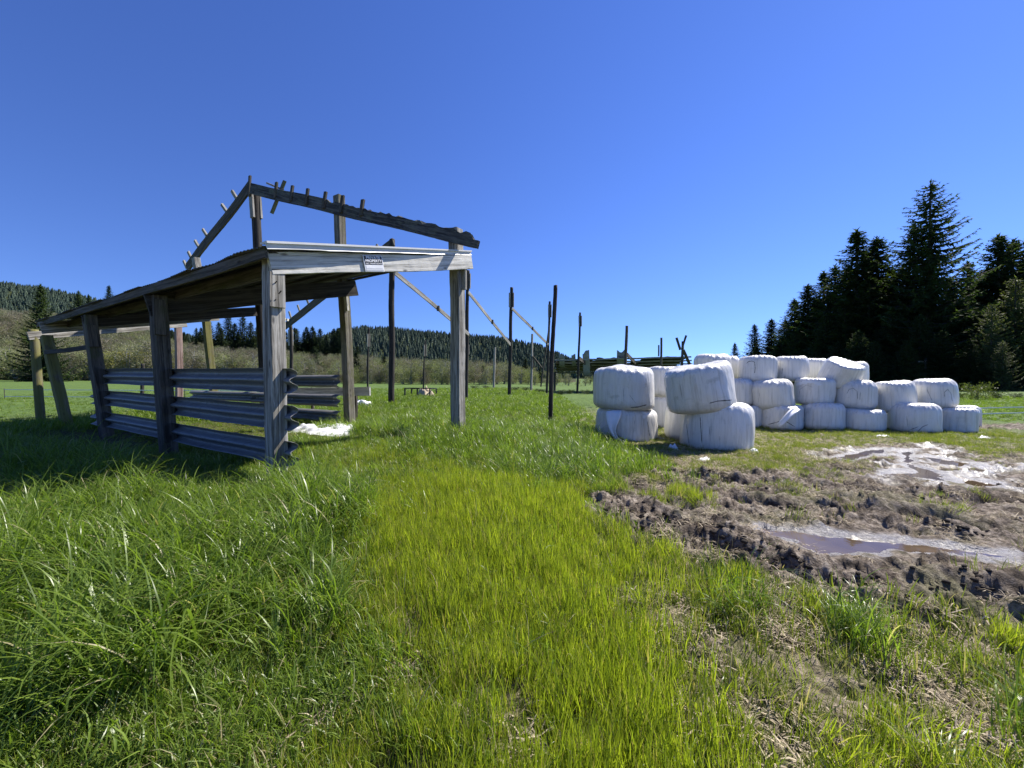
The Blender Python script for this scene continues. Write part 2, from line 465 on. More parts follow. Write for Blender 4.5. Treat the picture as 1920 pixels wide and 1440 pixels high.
def build_ground():
    aa = np.concatenate([np.linspace(-180, -66, 24)[:-1], np.linspace(-66, 66, 760), np.linspace(66, 180, 24)[1:]])
    aa = np.radians(aa)
    rr = np.concatenate([np.geomspace(.5, 30, 620), np.geomspace(30, 1500, 110)[1:]])
    r, a = np.meshgrid(rr, aa, indexing='ij')
    x = r * np.sin(a); y = r * np.cos(a) - .35
    mud, pd, wet = masks(x, y)
    z = height(x, y)
    na, nr = len(aa), len(rr)
    verts = np.stack([x, y, z], -1).reshape(-1, 3)
    i = np.arange(nr - 1)[:, None] * na + np.arange(na - 1)[None, :]
    faces = np.stack([i, i + 1, i + na + 1, i + na], -1).reshape(-1, 4)[:, ::-1]
    # centre cap
    c = np.array([[0, -.35, float(height(np.array([0.]), np.array([-.35]))[0])]])
    verts = np.concatenate([verts, c])
    k = np.arange(na - 1)
    ci = len(verts) - 1
    cap = np.stack([k + 1, k, np.full(na - 1, ci), np.full(na - 1, ci)], -1)
    me = mesh_np('ground', verts, faces, None, True, {
        'mud': np.append(mud.ravel(), 0), 'wet': np.append(wet.ravel(), 0), 'bank': np.append(bank(x, y).ravel(), 1)})
    m, t, b, out = new_mat('ground_soil')
    geo = t.nodes.new('ShaderNodeNewGeometry'); pos = geo.outputs['Position']
    def attr(n):
        q = t.nodes.new('ShaderNodeAttribute'); q.attribute_name = n
        return q.outputs['Fac']
    n_big = noise(t, pos, .35, 4); n_mid = noise(t, pos, 2.2, 5, .65); n_f = noise(t, pos, 14, 6, .7); n_ff = noise(t, pos, 60, 4, .7)
    field = ramp(t, n_big, [(.3, (.065, .12, .018)), (.6, (.10, .165, .024)), (.8, (.14, .19, .035))])
    field = mix(t, .55, field, ramp(t, mth(t, 'ADD', mth(t, 'MULTIPLY', n_mid, .6), mth(t, 'MULTIPLY', n_f, .4)), [(.38, (.030, .062, .012)), (.62, (.12, .18, .032))]))
    # short worn turf beside the mud: olive moss, straw and bare soil
    turf = ramp(t, n_f, [(.36, (.035, .028, .018)), (.46, (.10, .10, .035)), (.53, (.20, .18, .09)), (.62, (.40, .33, .24))])
    turf = mix(t, ramp(t, n_mid, [(.5, (0, 0, 0)), (.68, (.8, .8, .8))]), turf, ramp(t, n_ff, [(.35, (.20, .15, .105)), (.65, (.42, .34, .26))]))
    cam_d_ = t.nodes.new('ShaderNodeVectorMath'); cam_d_.operation = 'LENGTH'; t.links.new(pos, cam_d_.inputs[0])
    farf = ramp(t, mth(t, 'DIVIDE', cam_d_.outputs['Value'], 40), [(.30, (0, 0, 0)), (.55, (1, 1, 1))])
    under = ramp(t, n_f, [(.35, (.030, .032, .012)), (.65, (.09, .095, .03))])
    turf = mix(t, attr('bank'), turf, under)
    grassy = mix(t, farf, turf, field)
    dry = ramp(t, n_f, [(.34, (.040, .031, .023)), (.45, (.135, .106, .080)), (.54, (.28, .23, .18)), (.68, (.46, .40, .33))])
    dark = ramp(t, n_f, [(.35, (.022, .015, .010)), (.7, (.085, .060, .040))])
    mudc = mix(t, ramp(t, n_mid, [(.34, (1, 1, 1)), (.54, (0, 0, 0))]), dry, dark)
    # greenish algae film and thin grass over the mud
    mudc = mix(t, ramp(t, noise(t, pos, 1.1, 5, .7), [(.5, (0, 0, 0)), (.66, (.75, .75, .75))]), mudc, ramp(t, n_ff, [(.35, (.07, .075, .03)), (.65, (.19, .18, .09))]))
    wetc = ramp(t, n_f, [(.3, (.05, .038, .03)), (.7, (.15, .12, .10))])
    mudc = mix(t, attr('wet'), mudc, wetc)
    c = mix(t, attr('mud'), grassy, mudc)
    t.links.new(c, b.inputs['Base Color'])
    rg = mth(t, 'SUBTRACT', .92, mth(t, 'MULTIPLY', attr('wet'), .50))
    t.links.new(rg, b.inputs['Roughness'])
    t.links.new(mth(t, 'ADD', .3, mth(t, 'MULTIPLY', attr('wet'), .7)), b.inputs['Specular IOR Level'])
    t.links.new(attr('wet'), b.inputs['Coat Weight']); b.inputs['Coat Roughness'].default_value = .34; b.inputs['Coat IOR'].default_value = 1.5
    h = mth(t, 'ADD', mth(t, 'MULTIPLY', n_f, .7), mth(t, 'MULTIPLY', n_ff, .3))
    t.links.new(bump(t, b, h, 1.0, .07), b.inputs['Coat Normal'])
    me.materials.append(m)
    g = obj('ground', me); tag(g, kind='structure')
    return g
build_ground()

# water in the ruts
def puddle(poly, dz=0.0, name='puddle_water'):
    cx = sum(p[0] for p in poly) / len(poly); cy = sum(p[1] for p in poly) / len(poly)
    big = []
    n = len(poly)
    for k in range(n):
        x0, y0 = poly[k - 1]; x1, y1 = poly[k]; x2, y2 = poly[(k + 1) % n]
        big.append((x1 + (x1 - cx) * .10, y1 + (y1 - cy) * .22, WATER_Z))
    # a convex sheet; the ground rises through it everywhere outside the hollow
    pts = sorted(set((round(p[0], 4), round(p[1], 4)) for p in big))
    def half(ps):
        h = []
        for p in ps:
            while len(h) > 1 and (h[-1][0] - h[-2][0]) * (p[1] - h[-2][1]) - (h[-1][1] - h[-2][1]) * (p[0] - h[-2][0]) <= 0: h.pop()
            h.append(p)
        return h
    hull = half(pts)[:-1] + half(pts[::-1])[:-1]
    me = mesh_py(name, [(p[0], p[1], WATER_Z + dz) for p in hull], [list(range(len(hull)))], M_WATER)
    return obj(name, me)
mw, t, b, out = new_mat('muddy_water')
geo = t.nodes.new('ShaderNodeNewGeometry')
t.links.new(ramp(t, noise(t, geo.outputs['Position'], 1.2, 3), [(.35, (.055, .036, .022)), (.65, (.13, .095, .062))]), b.inputs['Base Color'])
b.inputs['Roughness'].default_value = .03; b.inputs['IOR'].default_value = 1.36
bump(t, b, noise(t, geo.outputs['Position'], 7, 2), .03, .02)
M_WATER = mw
WLAB = ['long shallow puddle of brown water reflecting blue sky in the nearest rut', 'grey puddle at the left end of the wet ruts before the bales',
        'crooked grey puddle running towards the camera in the wet ruts', 'thin puddle reaching right from the crooked one', 'narrow puddle low on the right of the wet ruts']
for i, (p, l) in enumerate(zip(PUDS, WLAB)):
    o = puddle(p, -.004 * i); tag(o, l, 'puddle', 'puddles in the muddy track', 'structure')

# ---------------------------------------------------------------- timber members
def member(name, p0, p1, wx, wy, mat, parent=None, hint=(0, 0, 1), round_=False, taper=1.0, jag=None, seed=None, wob=.004, up=None):
    """a timber from p0 to p1; local z runs along it, local x is wx wide (towards hint), local y is wy"""
    p0, p1 = Vector(p0), Vector(p1)
    L = (p1 - p0).length
    z = (p1 - p0).normalized()
    hx = Vector(hint); x = (hx - z * hx.dot(z))
    if x.length < 1e-4: x = Vector((1, 0, 0)) - z * z.x
    x.normalize(); y = z.cross(x)
    M = Matrix((( x.x, y.x, z.x, p0.x), (x.y, y.y, z.y, p0.y), (x.z, y.z, z.z, p0.z), (0, 0, 0, 1)))
    r = random.Random(seed if seed is not None else hash(name) % 1000 + int(L * 1000))
    n = max(2, int(L / .12))
    if round_:
        k = 12
        sec = [(math.cos(2 * math.pi * i / k) * wx / 2, math.sin(2 * math.pi * i / k) * wy / 2) for i in range(k)]
    else:
        c = min(wx, wy) * .06
        a, b_ = wx / 2, wy / 2
        sec = [(a, -b_ + c), (a, b_ - c), (a - c, b_), (-a + c, b_), (-a, b_ - c), (-a, -b_ + c), (-a + c, -b_), (a - c, -b_)]
        k = 8
    verts, faces = [], []
    bx = by = 0
    off = [r.uniform(0, 6.3) for _ in range(4)]
    for i in range(n + 1):
        f = i / n
        s = 1 + (taper - 1) * f
        bx = math.sin(f * L * 1.7 + off[0]) * wob * 1.6; by = math.sin(f * L * 1.3 + off[1]) * wob * 1.6
        for j, (sx, sy) in enumerate(sec):
            jx = r.uniform(-wob, wob) * .5; jy = r.uniform(-wob, wob) * .5
            vx, vy = sx * s + bx + jx, sy * s + by + jy
            if jag and sx > 0:
                vx -= jag(f, r)
            zz = f * L
            if i in (0, n): zz += r.uniform(-1, 1) * wob * 1.2
            verts.append((vx, vy, zz))
    for i in range(n):
        for j in range(k):
            a = i * k + j; b2 = i * k + (j + 1) % k
            faces.append((a, b2, b2 + k, a + k))
    faces.append(tuple(range(k))[::-1]); faces.append(tuple(n * k + j for j in range(k)))
    me = mesh_py(name, verts, faces, mat, round_)
    return obj(name, me, M, parent)

VD = Vector((-.863, .504, 0)); WD = Vector((.504, .864, 0))   # the two directions of the barn's plan
ND = -VD                                                       # outward normal of the shed's front
def gz(x, y): return float(height(np.array([x]), np.array([y]))[0])
def post_ends(xt, yt, xb, Y, under=.25, yb=None):
    """top and (buried) foot of a post whose top is at pixel xt,yt and whose foot leans to pixel xb"""
    top = px(xt, yt, Y); ft = px(xb, yb or 800, Y)
    g = gz(ft.x, Y) - under
    k = (top.z - g) / (top.z - ft.z)
    return top + (ft - top) * k, top

# ---- lean-to shed ------------------------------------------------------
P1 = Vector((-3.0, 4.9, 0))
shed = thing('lean_to_shed', (-6.0, 8.0, .3), 'open weathered timber lean-to with tin roof and steel guardrail sides', 'shed')
SH = dict(hint=VD)
f, tp = post_ends(512, 484, 520, 4.98, yb=875)
member('post', f, tp, .20, .19, M_GREY, shed, hint=VD, wob=.006)
a = px(517, 513, 4.86); b_ = px(517, 575, 4.86)
pl = member('post_cap_board', px(521.5, 576, 4.90), px(520, 512, 4.90), .035, .19, M_GREY, shed, hint=ND)
for (xt, yt, xb, yb, Y, wd, mt) in [(294, 556, 315, 815, 6.74, .27, M_SHED), (168, 592, 196, 790, 8.46, .27, M_SHED), (88, 630, 118, 766, 10.0, .26, M_MOSS),
                                    (62, 618, 75, 758, 10.95, .20, M_MOSS), (334, 612, 336, 742, 14.6, .19, M_RED), (386, 594, 401, 735, 13.45, .20, M_MOSS)]:
    f, tp = post_ends(xt, yt, xb, Y, yb=yb)
    member('post', f, tp, wd, .19, mt, shed, hint=VD, round_=(xt == 62), wob=.006)
f, tp = post_ends(633, 552, 657, 9.94, yb=794)
# caps beside the post heads
for (x0, y0, x1, y1, Y) in [(302, 628, 299, 562, 6.62), (178, 650, 172, 610, 8.33)]:
    member('post_cap_board', px(x0, y0, Y), px(x1, y1, Y), .16, .05, M_SHED, shed, hint=WD)
for (x_, y_) in [(516.5, 530), (525, 548), (515, 564)]:
    member('nail', px(x_ - 2.5, y_ + 3, 4.86), px(x_ + 2.5, y_ - 3, 4.86), .007, .012, M_BLACKP, pl, hint=ND, wob=0)
# front beam and the frame beams (they climb towards the barn)
member('front_beam', px(505, 494.5, 4.83), px(883, 492.5, 8.16), .27, .06, M_PALE, shed, hint=(0, 0, 1), wob=.005)
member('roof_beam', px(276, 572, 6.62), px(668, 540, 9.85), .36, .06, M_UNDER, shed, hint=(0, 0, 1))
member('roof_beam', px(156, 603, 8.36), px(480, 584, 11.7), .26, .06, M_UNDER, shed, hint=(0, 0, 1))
member('roof_beam', px(76, 615, 9.88), px(409, 593, 13.4), .30, .06, M_GREY, shed, hint=(0, 0, 1))
member('roof_beam', px(52, 630, 10.8), px(349, 607.5, 14.5), .22, .06, M_GREY, shed, hint=(0, 0, 1))
member('cross_rail', px(86, 661, 9.9), px(166, 651, 8.4), .10, .04, M_DARK, shed, hint=(0, 0, 1))
# roof plane
A = px(500, 461, 4.72); B = px(882, 475, 8.2); C_ = px(70, 603, 10.35)
eu = (C_ - A); Lu = eu.length; eu.normalize()
ew = (B - A); Lw = ew.length; ew.normalize()
en = eu.cross(ew).normalized()
if en.z < 0: en = -en
def roofp(u, v, h=0): return A + eu * u + ew * v + en * h
def corrugated(name, origin, e1, e2, nrm, L1, L2, mat, parent, pitch=.076, amp=.009, edge=None, seed=1):
    n1 = int(L1 / pitch * 6); n2 = max(4, int(L2 / .5))
    u = np.linspace(0, L1, n1); v = np.linspace(0, L2, n2)
    uu, vv = np.meshgrid(u, v, indexing='ij')
    hh = np.sin(uu / pitch * 2 * np.pi) * amp + (fbm(uu * .8, vv * .8, seed, 3) - .5) * .03
    v0 = np.zeros_like(uu)
    if edge is not None:
        e = edge(u)
        vv = vv * (1 - e[:, None] / L2) + e[:, None]
    P = np.array(origin)[None, None] + uu[..., None] * np.array(e1) + vv[..., None] * np.array(e2) + hh[..., None] * np.array(nrm)
    i = np.arange(n1 - 1)[:, None] * n2 + np.arange(n2 - 1)[None]
    fc = np.stack([i, i + 1, i + n2 + 1, i + n2], -1).reshape(-1, 4)
    me = mesh_np(name, P.reshape(-1, 3), fc, mat, True)
    o = obj(name, me, Matrix(), parent)
    s = o.modifiers.new('thick', 'SOLIDIFY'); s.thickness = .002
    return o
corrugated('tin_roof', roofp(-.03, -.06, .0), eu, ew, en, Lu + .05, Lw + .05, M_TIN, shed,
           edge=lambda u: np.floor(u / .66) % 3 * .025 + (vnoise(u * 1.5, u * 0, 4) - .5) * .08)
# eave fascia, soffit boards, purlins
member('eave_fascia', roofp(.0, -.02, -.085), roofp(Lu, -.02, -.085), .13, .035, M_SHED, shed, hint=(0, 0, 1))
for i, v in enumerate([.16, .62, 1.25, 1.9, 2.55, 3.2, Lw - .12]):
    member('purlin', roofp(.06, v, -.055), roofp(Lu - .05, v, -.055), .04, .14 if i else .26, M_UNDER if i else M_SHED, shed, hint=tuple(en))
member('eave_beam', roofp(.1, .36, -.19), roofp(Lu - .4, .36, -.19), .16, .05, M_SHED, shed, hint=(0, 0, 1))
# bent white flashing along the front edge of the roof
def flashing():
    prof = [(-.10, .026), (.046, .026), (.046, .0), (.014, -.004), (.010, -.040), (.026, -.066), (.022, -.070), (.004, -.044), (.006, -.002), (-.10, .006)]
    a0 = roofp(-.03, -.03, .02); a1 = roofp(-.03, Lw - .04, .02)
    d = (a1 - a0); L = d.length; d.normalize()
    nn = ND.copy(); up = nn.cross(d).normalized()
    if up.z < 0: up = -up
    n = 30; vs = []; fs = []
    r = random.Random(5)
    for i in range(n + 1):
        wv = math.sin(i * .5) * .0015 + r.uniform(-.0015, .0015)
        for j, (q, h) in enumerate(prof):
            k = 1 if j in (5, 6) else 0
            vs.append(a0 + d * (L * i / n) + nn * (q + wv * k) + up * (h + wv * 2 * k))
    m = len(prof)
    for i in range(n):
        for j in range(m):
            fs.append((i * m + j, i * m + (j + 1) % m, (i + 1) * m + (j + 1) % m, (i + 1) * m + j))
    fs.append(tuple(range(m))); fs.append(tuple(n * m + j for j in range(m))[::-1])
    obj('roof_flashing', mesh_py('roof_flashing', vs, fs, M_FLASH), Matrix(), shed)
flashing()

# steel guardrails (W-beam section)
def guardrail(p0, p1, out_dir, parent, seed=0):
    p0, p1 = Vector(p0), Vector(p1)
    d = (p1 - p0); L = d.length; d.normalize()
    o = Vector(out_dir); o = (o - d * o.dot(d)).normalized(); up = d.cross(o)
    if up.z < 0: up = -up
    pts = [(-.156, .004), (-.150, .022), (-.128, .055), (-.108, .078), (-.085, .083), (-.062, .074), (-.030, .022), (-.014, .003), (.014, .003), (.030, .022), (.062, .074), (.085, .083), (.108, .078), (.128, .055), (.150, .022), (.156, .004)]
    n = max(6, int(L / .25)); vs = []; fs = []
    r = random.Random(seed)
    ph = r.uniform(0, 6)
    for i in range(n + 1):
        f = i / n
        dent = .004 * math.sin(f * 9 + ph) + .0015 * math.sin(f * 23 + ph)
        for (h, q) in pts:
            vs.append(p0 + d * (L * f + (.02 * math.sin(h * 30) if i in (0, n) else 0)) + up * (h * (1 + .015 * math.sin(f * 13 + ph)) + dent * .6) + o * (q * 1.25 + dent))
    m = len(pts)
    for i in range(n):
        for j in range(m - 1):
            fs.append((i * m + j, i * m + j + 1, (i + 1) * m + j + 1, (i + 1) * m + j))
    me = mesh_py('guardrail', vs, fs, M_GALV, True)
    g = obj('guardrail', me, Matrix(), parent)
    s = g.modifiers.new('thick', 'SOLIDIFY'); s.thickness = .004
    # bolts through the valley
    for kf in (.06, .5, .94):
        c = p0 + d * (L * kf) + o * .012
        vs2, fs2 = [], []
        for q, rad in ((-.01, .018), (.008, .018), (.016, .009)):
            for i in range(10):
                a_ = i / 10 * 2 * math.pi
                vs2.append(c + o * q + d * math.cos(a_) * rad + up * math.sin(a_) * rad)
        for k in range(2):
            for i in range(10): fs2.append((k * 10 + i, k * 10 + (i + 1) % 10, k * 10 + 10 + (i + 1) % 10, k * 10 + 10 + i))
        fs2.append(tuple(range(20, 30)))
        obj('bolt', mesh_py('bolt', vs2, fs2, M_BOLT), Matrix(), g)
    return g
in1 = P1 + WD * .09
def r1(t, z): q = in1 + VD * t; return Vector((q.x, q.y, z))
for k, (za, zb) in enumerate([(1.51, 1.585), (1.035, 1.12), (.585, .655)]):
    guardrail(r1(-.20, za), r1(3.75, (za + zb) / 2), WD, shed, k)
    guardrail(r1(3.55, (za + zb) / 2 + .012), r1(7.75, zb), WD, shed, k + 10)
P2 = Vector((-1.135, 8.1, 0)); in2 = P2 - WD * .13
def r2(s, z): q = in2 + VD * s; return Vector((q.x, q.y, z))
for k, (za, zb) in enumerate([(1.46, 1.44), (.965, .93), (.55, .56)]):
    guardrail(r2(3.62, za), r2(7.8, (za + zb) / 2), -WD, shed, k + 20)
    guardrail(r2(7.6, (za + zb) / 2 + .012), r2(11.9, zb), -WD, shed, k + 30)

# private-property sign nailed on the front beam
def text_mesh(s, size, bold=0.0):
    cu = bpy.data.curves.new('txt', 'FONT'); cu.body = s; cu.size = size; cu.align_x = 'CENTER'; cu.align_y = 'CENTER'; cu.offset = bold; cu.extrude = .0012
    o = bpy.data.objects.new('txt', cu); col.objects.link(o)
    dg = bpy.context.evaluated_depsgraph_get()
    me = bpy.data.meshes.new_from_object(o.evaluated_get(dg))
    bpy.data.objects.remove(o); bpy.data.curves.remove(cu)
    return me
bd = (px(883, 492.5, 8.16) - px(505, 494.5, 4.83)).normalized()
sup = ND.cross(bd).normalized()
if sup.z < 0: sup = -sup
bl0 = px(505, 494.5, 4.83)
# point on the beam under pixel column 698
best = min((abs((bl0 + bd * k * .01).x / (bl0 + bd * k * .01).y - (698.5 - 960) / F), k) for k in range(380))[1]
sc = bl0 + bd * best * .01 + ND * .044 - sup * .012
MS = Matrix(((bd.x, sup.x, ND.x, sc.x), (bd.y, sup.y, ND.y, sc.y), (bd.z, sup.z, ND.z, sc.z), (0, 0, 0, 1)))
sign = thing('warning_sign', sc, 'black and white PRIVATE PROPERTY sign nailed to the bleached front beam', 'sign')
def plate(name, x0, x1, y0, y1, z0, z1, mat, parent, bev=.004):
    vs = []
    for z, s in ((z0, 0), (z1 - bev * .3, 0), (z1, bev)):
        vs += [(x0 + s, y0 + s, z), (x1 - s, y0 + s, z), (x1 - s, y1 - s, z), (x0 + s, y1 - s, z)]
    fs = [(3, 2, 1, 0)] + [(k * 4 + i, k * 4 + (i + 1) % 4, k * 4 + 4 + (i + 1) % 4, k * 4 + 4 + i) for k in range(2) for i in range(4)] + [(8, 9, 10, 11)]
    return obj(name, mesh_py(name, vs, fs, mat), MS, parent)
plate('backing_plate', -.185, .185, -.122, .122, -.008, .0, M_SIGNW, sign)
plate('black_panel', -.168, .168, -.018, .112, .0005, .003, M_SIGNK, sign, .001)
plate('name_panel', -.160, .160, -.076, -.028, .0005, .003, M_SIGNW, sign, .001)
plate('footer_panel', -.168, .168, -.110, -.086, .0005, .003, M_SIGNG, sign, .001)
for s, sz, y, bo in (('PRIVATE', .056, .084, .0016), ('PROPERTY', .054, .038, .0016), ('NO TRESPASSING', .022, -.003, .0005)):
    me = text_mesh(s, sz, bo); me.materials.clear(); me.materials.append(M_SIGNW)
    xs = [v.co.x for v in me.vertices]; k = (.27 if s[0:3] == 'PRI' else .315) / (max(xs) - min(xs))
    o = obj('lettering', me, MS @ Matrix.Translation((0, y, .0045)) @ Matrix.Diagonal((k, 1.0, 1, 1)), sign)

# ---- the bare gable frame of the old barn -------------------------------
gab = thing('barn_gable_frame', (-8.2, 12.2, .3), 'bare gable frame of a roofless barn with rafters rising above the shed', 'barn frame')
f, tp = post_ends(855, 430, 860, 8.1, yb=805)
member('post', f, tp, .235, .22, M_GREY, gab, hint=VD, wob=.006)
member('splice_board', px(871, 543, 8.02), px(871, 500, 8.02), .10, .05, M_GREY, gab, hint=VD)
f, tp = post_ends(635, 368, 657, 9.94, yb=794)
member('post', f, tp, .215, .20, M_OLIVE, gab, hint=VD, wob=.006)
member('splice_board', px(650, 583, 9.82), px(648, 552, 9.82), .12, .05, M_PALE, gab, hint=VD)
f, tp = post_ends(478, 360, 493, 12.25, yb=690)
member('post', f, tp, .25, .25, M_DARK, gab, round_=True)
member('splice_board', px(474, 408, 12.1), px(470, 361, 12.1), .18, .06, M_GREY, gab, hint=VD)
member('splice_board', px(489, 410, 12.3), px(486, 364, 12.3), .10, .06, M_GREY, gab, hint=VD)
f, tp = post_ends(367, 484, 386, 13.6, yb=600)
member('post', px(386, 594, 13.6), tp, .20, .19, M_GREY, gab, hint=VD)
def jagr(fr, r):
    # the upper edge is eaten away in the lower half of the rafter
    if fr > .985: return .16
    k = max(0, (fr - .42)) * 2.0
    return min(.11, k * .16) * (r.random() ** .6) + (.05 if .44 < fr < .47 else 0)
RA, RB = px(471, 354, 11.98), px(899, 450.5, 7.55)
rr_ = member('rafter', RA, RB, .31, .06, M_BURNT, gab, hint=(0, 0, 1), jag=jagr, wob=.006)
rl_ = member('rafter', px(470, 348, 12.2), px(351, 502, 14.6), .34, .06, M_SHED, gab, hint=(0, 0, 1), wob=.006)
rd = (RB - RA); nback = WD
def on_px(P, Q, x):
    """point of the line P-Q under pixel column x"""
    u = (x - 960) / F
    k = (u * P.y - P.x) / ((Q.x - P.x) - u * (Q.y - P.y))
    return P + (Q - P) * k
for (xt, yt, xb, yb) in [(519, 342, 516, 371), (548.5, 348, 545, 377), (577.5, 354, 574, 384), (611, 360, 606, 391), (643.5, 367, 639, 399), (680, 374, 676, 405)]:
    q = on_px(RA, RB, (xt + xb) / 2); Y = q.y - .09
    member('purlin_stub', px(xb, yb, Y), px(xt, yt, Y), .10, .05, M_SHED, rr_, hint=VD)
member('purlin_stub', px(467, 368, 12.05), px(469, 330, 12.05), .10, .05, M_SHED, rl_, hint=VD)
LA, LB = px(470, 348, 12.2), px(351, 502, 14.6)
for (xt, yt, xb, yb) in [(435, 358, 449, 381), (416, 383, 430, 403), (380, 430, 393, 450), (365, 451, 377, 471), (353, 472, 360, 487), (344, 489, 350, 503)]:
    q = on_px(LA, LB, (xt + xb) / 2); Y = q.y - .1
    member('purlin_stub', px(xb, yb, Y), px(xt, yt, Y), .11, .06, M_GREY, rl_, hint=VD)
# a split board hanging over the right rafter and a stick
member('hanging_board', px(509, 400, 11.55), px(534, 339, 11.45), .16, .04, M_MOSS, gab, hint=VD)
member('hanging_stick', px(500, 343, 11.7), px(532, 356, 11.35), .05, .03, M_GREY, gab, hint=VD)
# rafter of the second frame running down to the left, with its purlin stubs
r3 = member('rafter', px(738, 453, 17.1), px(533, 613, 21.3), .36, .07, M_SHED, gab, hint=(0, 0, 1))
for (xt, yt, xb, yb) in [(706, 458, 711, 470), (574, 559, 581, 576), (558, 572, 564, 588), (542, 584, 547, 600)]:
    q = on_px(px(738, 453, 17.1), px(533, 613, 21.3), xt)
    member('purlin_stub', px(xb, yb, q.y - .12), px(xt, yt, q.y - .12), .10, .06, M_GREY, r3, hint=VD)
member('loose_board', px(446, 583, 16.5), px(541, 600, 20.5), .12, .05, M_PALE, gab, hint=(0, 0, 1))

# ---- standing posts of the barn ------------------------------------------
POSTS = [  # xt, yt, xb, yb, Y, width, material, splice (y0,y1,dx), label
    (735, 449, 734, 757, 17.2, .27, M_DARK, None, 'thick dark pole standing in the grass, second of the barn\'s ridge poles'),
    (877, 507, 874, 741, 22.2, .22, M_DARK, (513, 541, 3), 'dark pole almost hidden behind the pale front corner post'),
    (959, 539, 955, 742, 27.1, .25, M_DARK, (549, 576, 0), 'dark pole with splice boards, alone against the sky right of the corner post'),
    (1031, 565, 1025, 748, 32, .20, M_DARK, (571, 595, 0), 'dark spliced pole close behind the tall slim post'),
    (1088, 586, 1082, 748, 37, .22, M_DARK, (592, 612, 0), 'dark pole with splice boards left of the bale towers'),
    (1041, 535, 1031, 785, 12.4, .145, M_DARK, None, 'tall slim bare post leaning right, nearest the bale towers'),
    (1175, 611, 1172, 720, 21.9, .15, M_SHED, None, 'slim grey post above the front left bale tower'),
    (1240, 633, 1239, 720, 26.7, .14, M_SHED, (647, 668, -4), 'short post with one side board rising over the collapsed roof'),
    (1280, 640, 1278, 720, 31.4, .20, M_SHED, None, 'grey post with crossed broken sticks at its top'),
    (545, 610, 547, 720, 21.4, .19, M_DARK, (618, 648, 4), 'dark pole under the broken rafter beside the shed\'s front corner'),
    (691, 615, 689, 747, 26.3, .13, M_DARK, (626, 650, 2), 'thin dark pole with splice boards left of the thick ridge pole'),
    (797, 638, 793, 744, 31.3, .13, M_DARK, (646, 668, 1), 'thin dark pole standing by the black feeder frame'),
    (877.5, 640, 876, 740, 36.3, .15, M_DARK, (646, 664, 2), 'far dark pole low behind the pale front corner post'),
    (928, 651, 925.5, 741, 41.2, .19, M_GREY, None, 'pale square post standing free in the field beyond the barn'),
    (998, 626, 996, 743, 38, .19, M_GREY, (668, 690, 2), 'pale post with a broken branch-like stub left of the slim post'),
    (267, 682, 267, 737, 24, .2, M_DARK, None, 'short dark post seen through the gap between the shed guardrails'),
]
for (xt, yt, xb, yb, Y, wd, mt, spl, lab) in POSTS:
    f, tp = post_ends(xt, yt, xb, Y, yb=yb)
    root = thing('barn_post', (f.x, f.y, f.z + .25), lab, 'post', 'standing posts of the ruined barn')
    member('pole', f, tp, wd, wd, mt, root, hint=VD, round_=(mt is M_DARK), taper=.88, wob=.007)
    if spl:
        y0, y1, dx = spl
        for s in (-1, 1):
            if dx < -3 and s > 0: continue
            xm = xt + (s * wd * F / Y * .5 if dx >= 0 else dx - 1)
            member('splice_board', px(xm, y1, Y - .02 + s * .06), px(xm, y0, Y - .02 + s * .06), max(.09, wd * .5), .06, M_GREY if mt is M_DARK else M_SHED, root, hint=VD)
    if xt == 1280:
        member('broken_stick', px(1275.5, 656, 31.3), px(1268.5, 633, 31.2), .18, .08, M_SHED, root, hint=VD)
        member('broken_stick', px(1279, 652, 31.2), px(1286.5, 629, 31.2), .15, .08, M_SHED, root, hint=VD)
        member('broken_stick', px(1281, 656, 31.3), px(1297, 692, 31.6), .22, .08, M_SHED, root, hint=VD)
    if xt == 998:
        member('broken_stick', px(999, 668, 37.9), px(1016, 690, 37.7), .14, .08, M_SHED, root, hint=VD)
for (a0, a1, b0, b1, wd, lab) in [((741, 511, 17.0), (879, 627, 22.1), .45, .5, .2, 'weathered diagonal board from the thick ridge pole down to the corner post'),
                           ((878, 548, 22.0), (957, 646, 27.0), .5, .5, .2, 'weathered diagonal board running down to the lone dark pole'),
                           ((960, 578, 26.9), (1028, 646, 31.9), .5, .5, .2, 'weathered diagonal board between the lone dark pole and the next spliced pole')]:
    p, q = px(*a0), px(*a1)
    root = thing('diagonal_brace', tuple((p + q) / 2), lab, 'brace', 'diagonal boards between the ridge poles')
    member('board', p, q, wd, .05, M_GREY, root, hint=(0, 0, 1))
    c = p + (q - p) * .52
    member('block', c + Vector((0, -.06, -.12)), c + Vector((0, -.06, .14)), .13, .08, M_SHED, root, hint=VD)
p, q = px(1014, 725, 30), px(1031, 602, 30)
o = member('leaning_stick', p, q, .10, .08, M_SHED, None, hint=VD); tag(o, 'thin stick leaning against the spliced pole beside the tall slim post', 'stick')

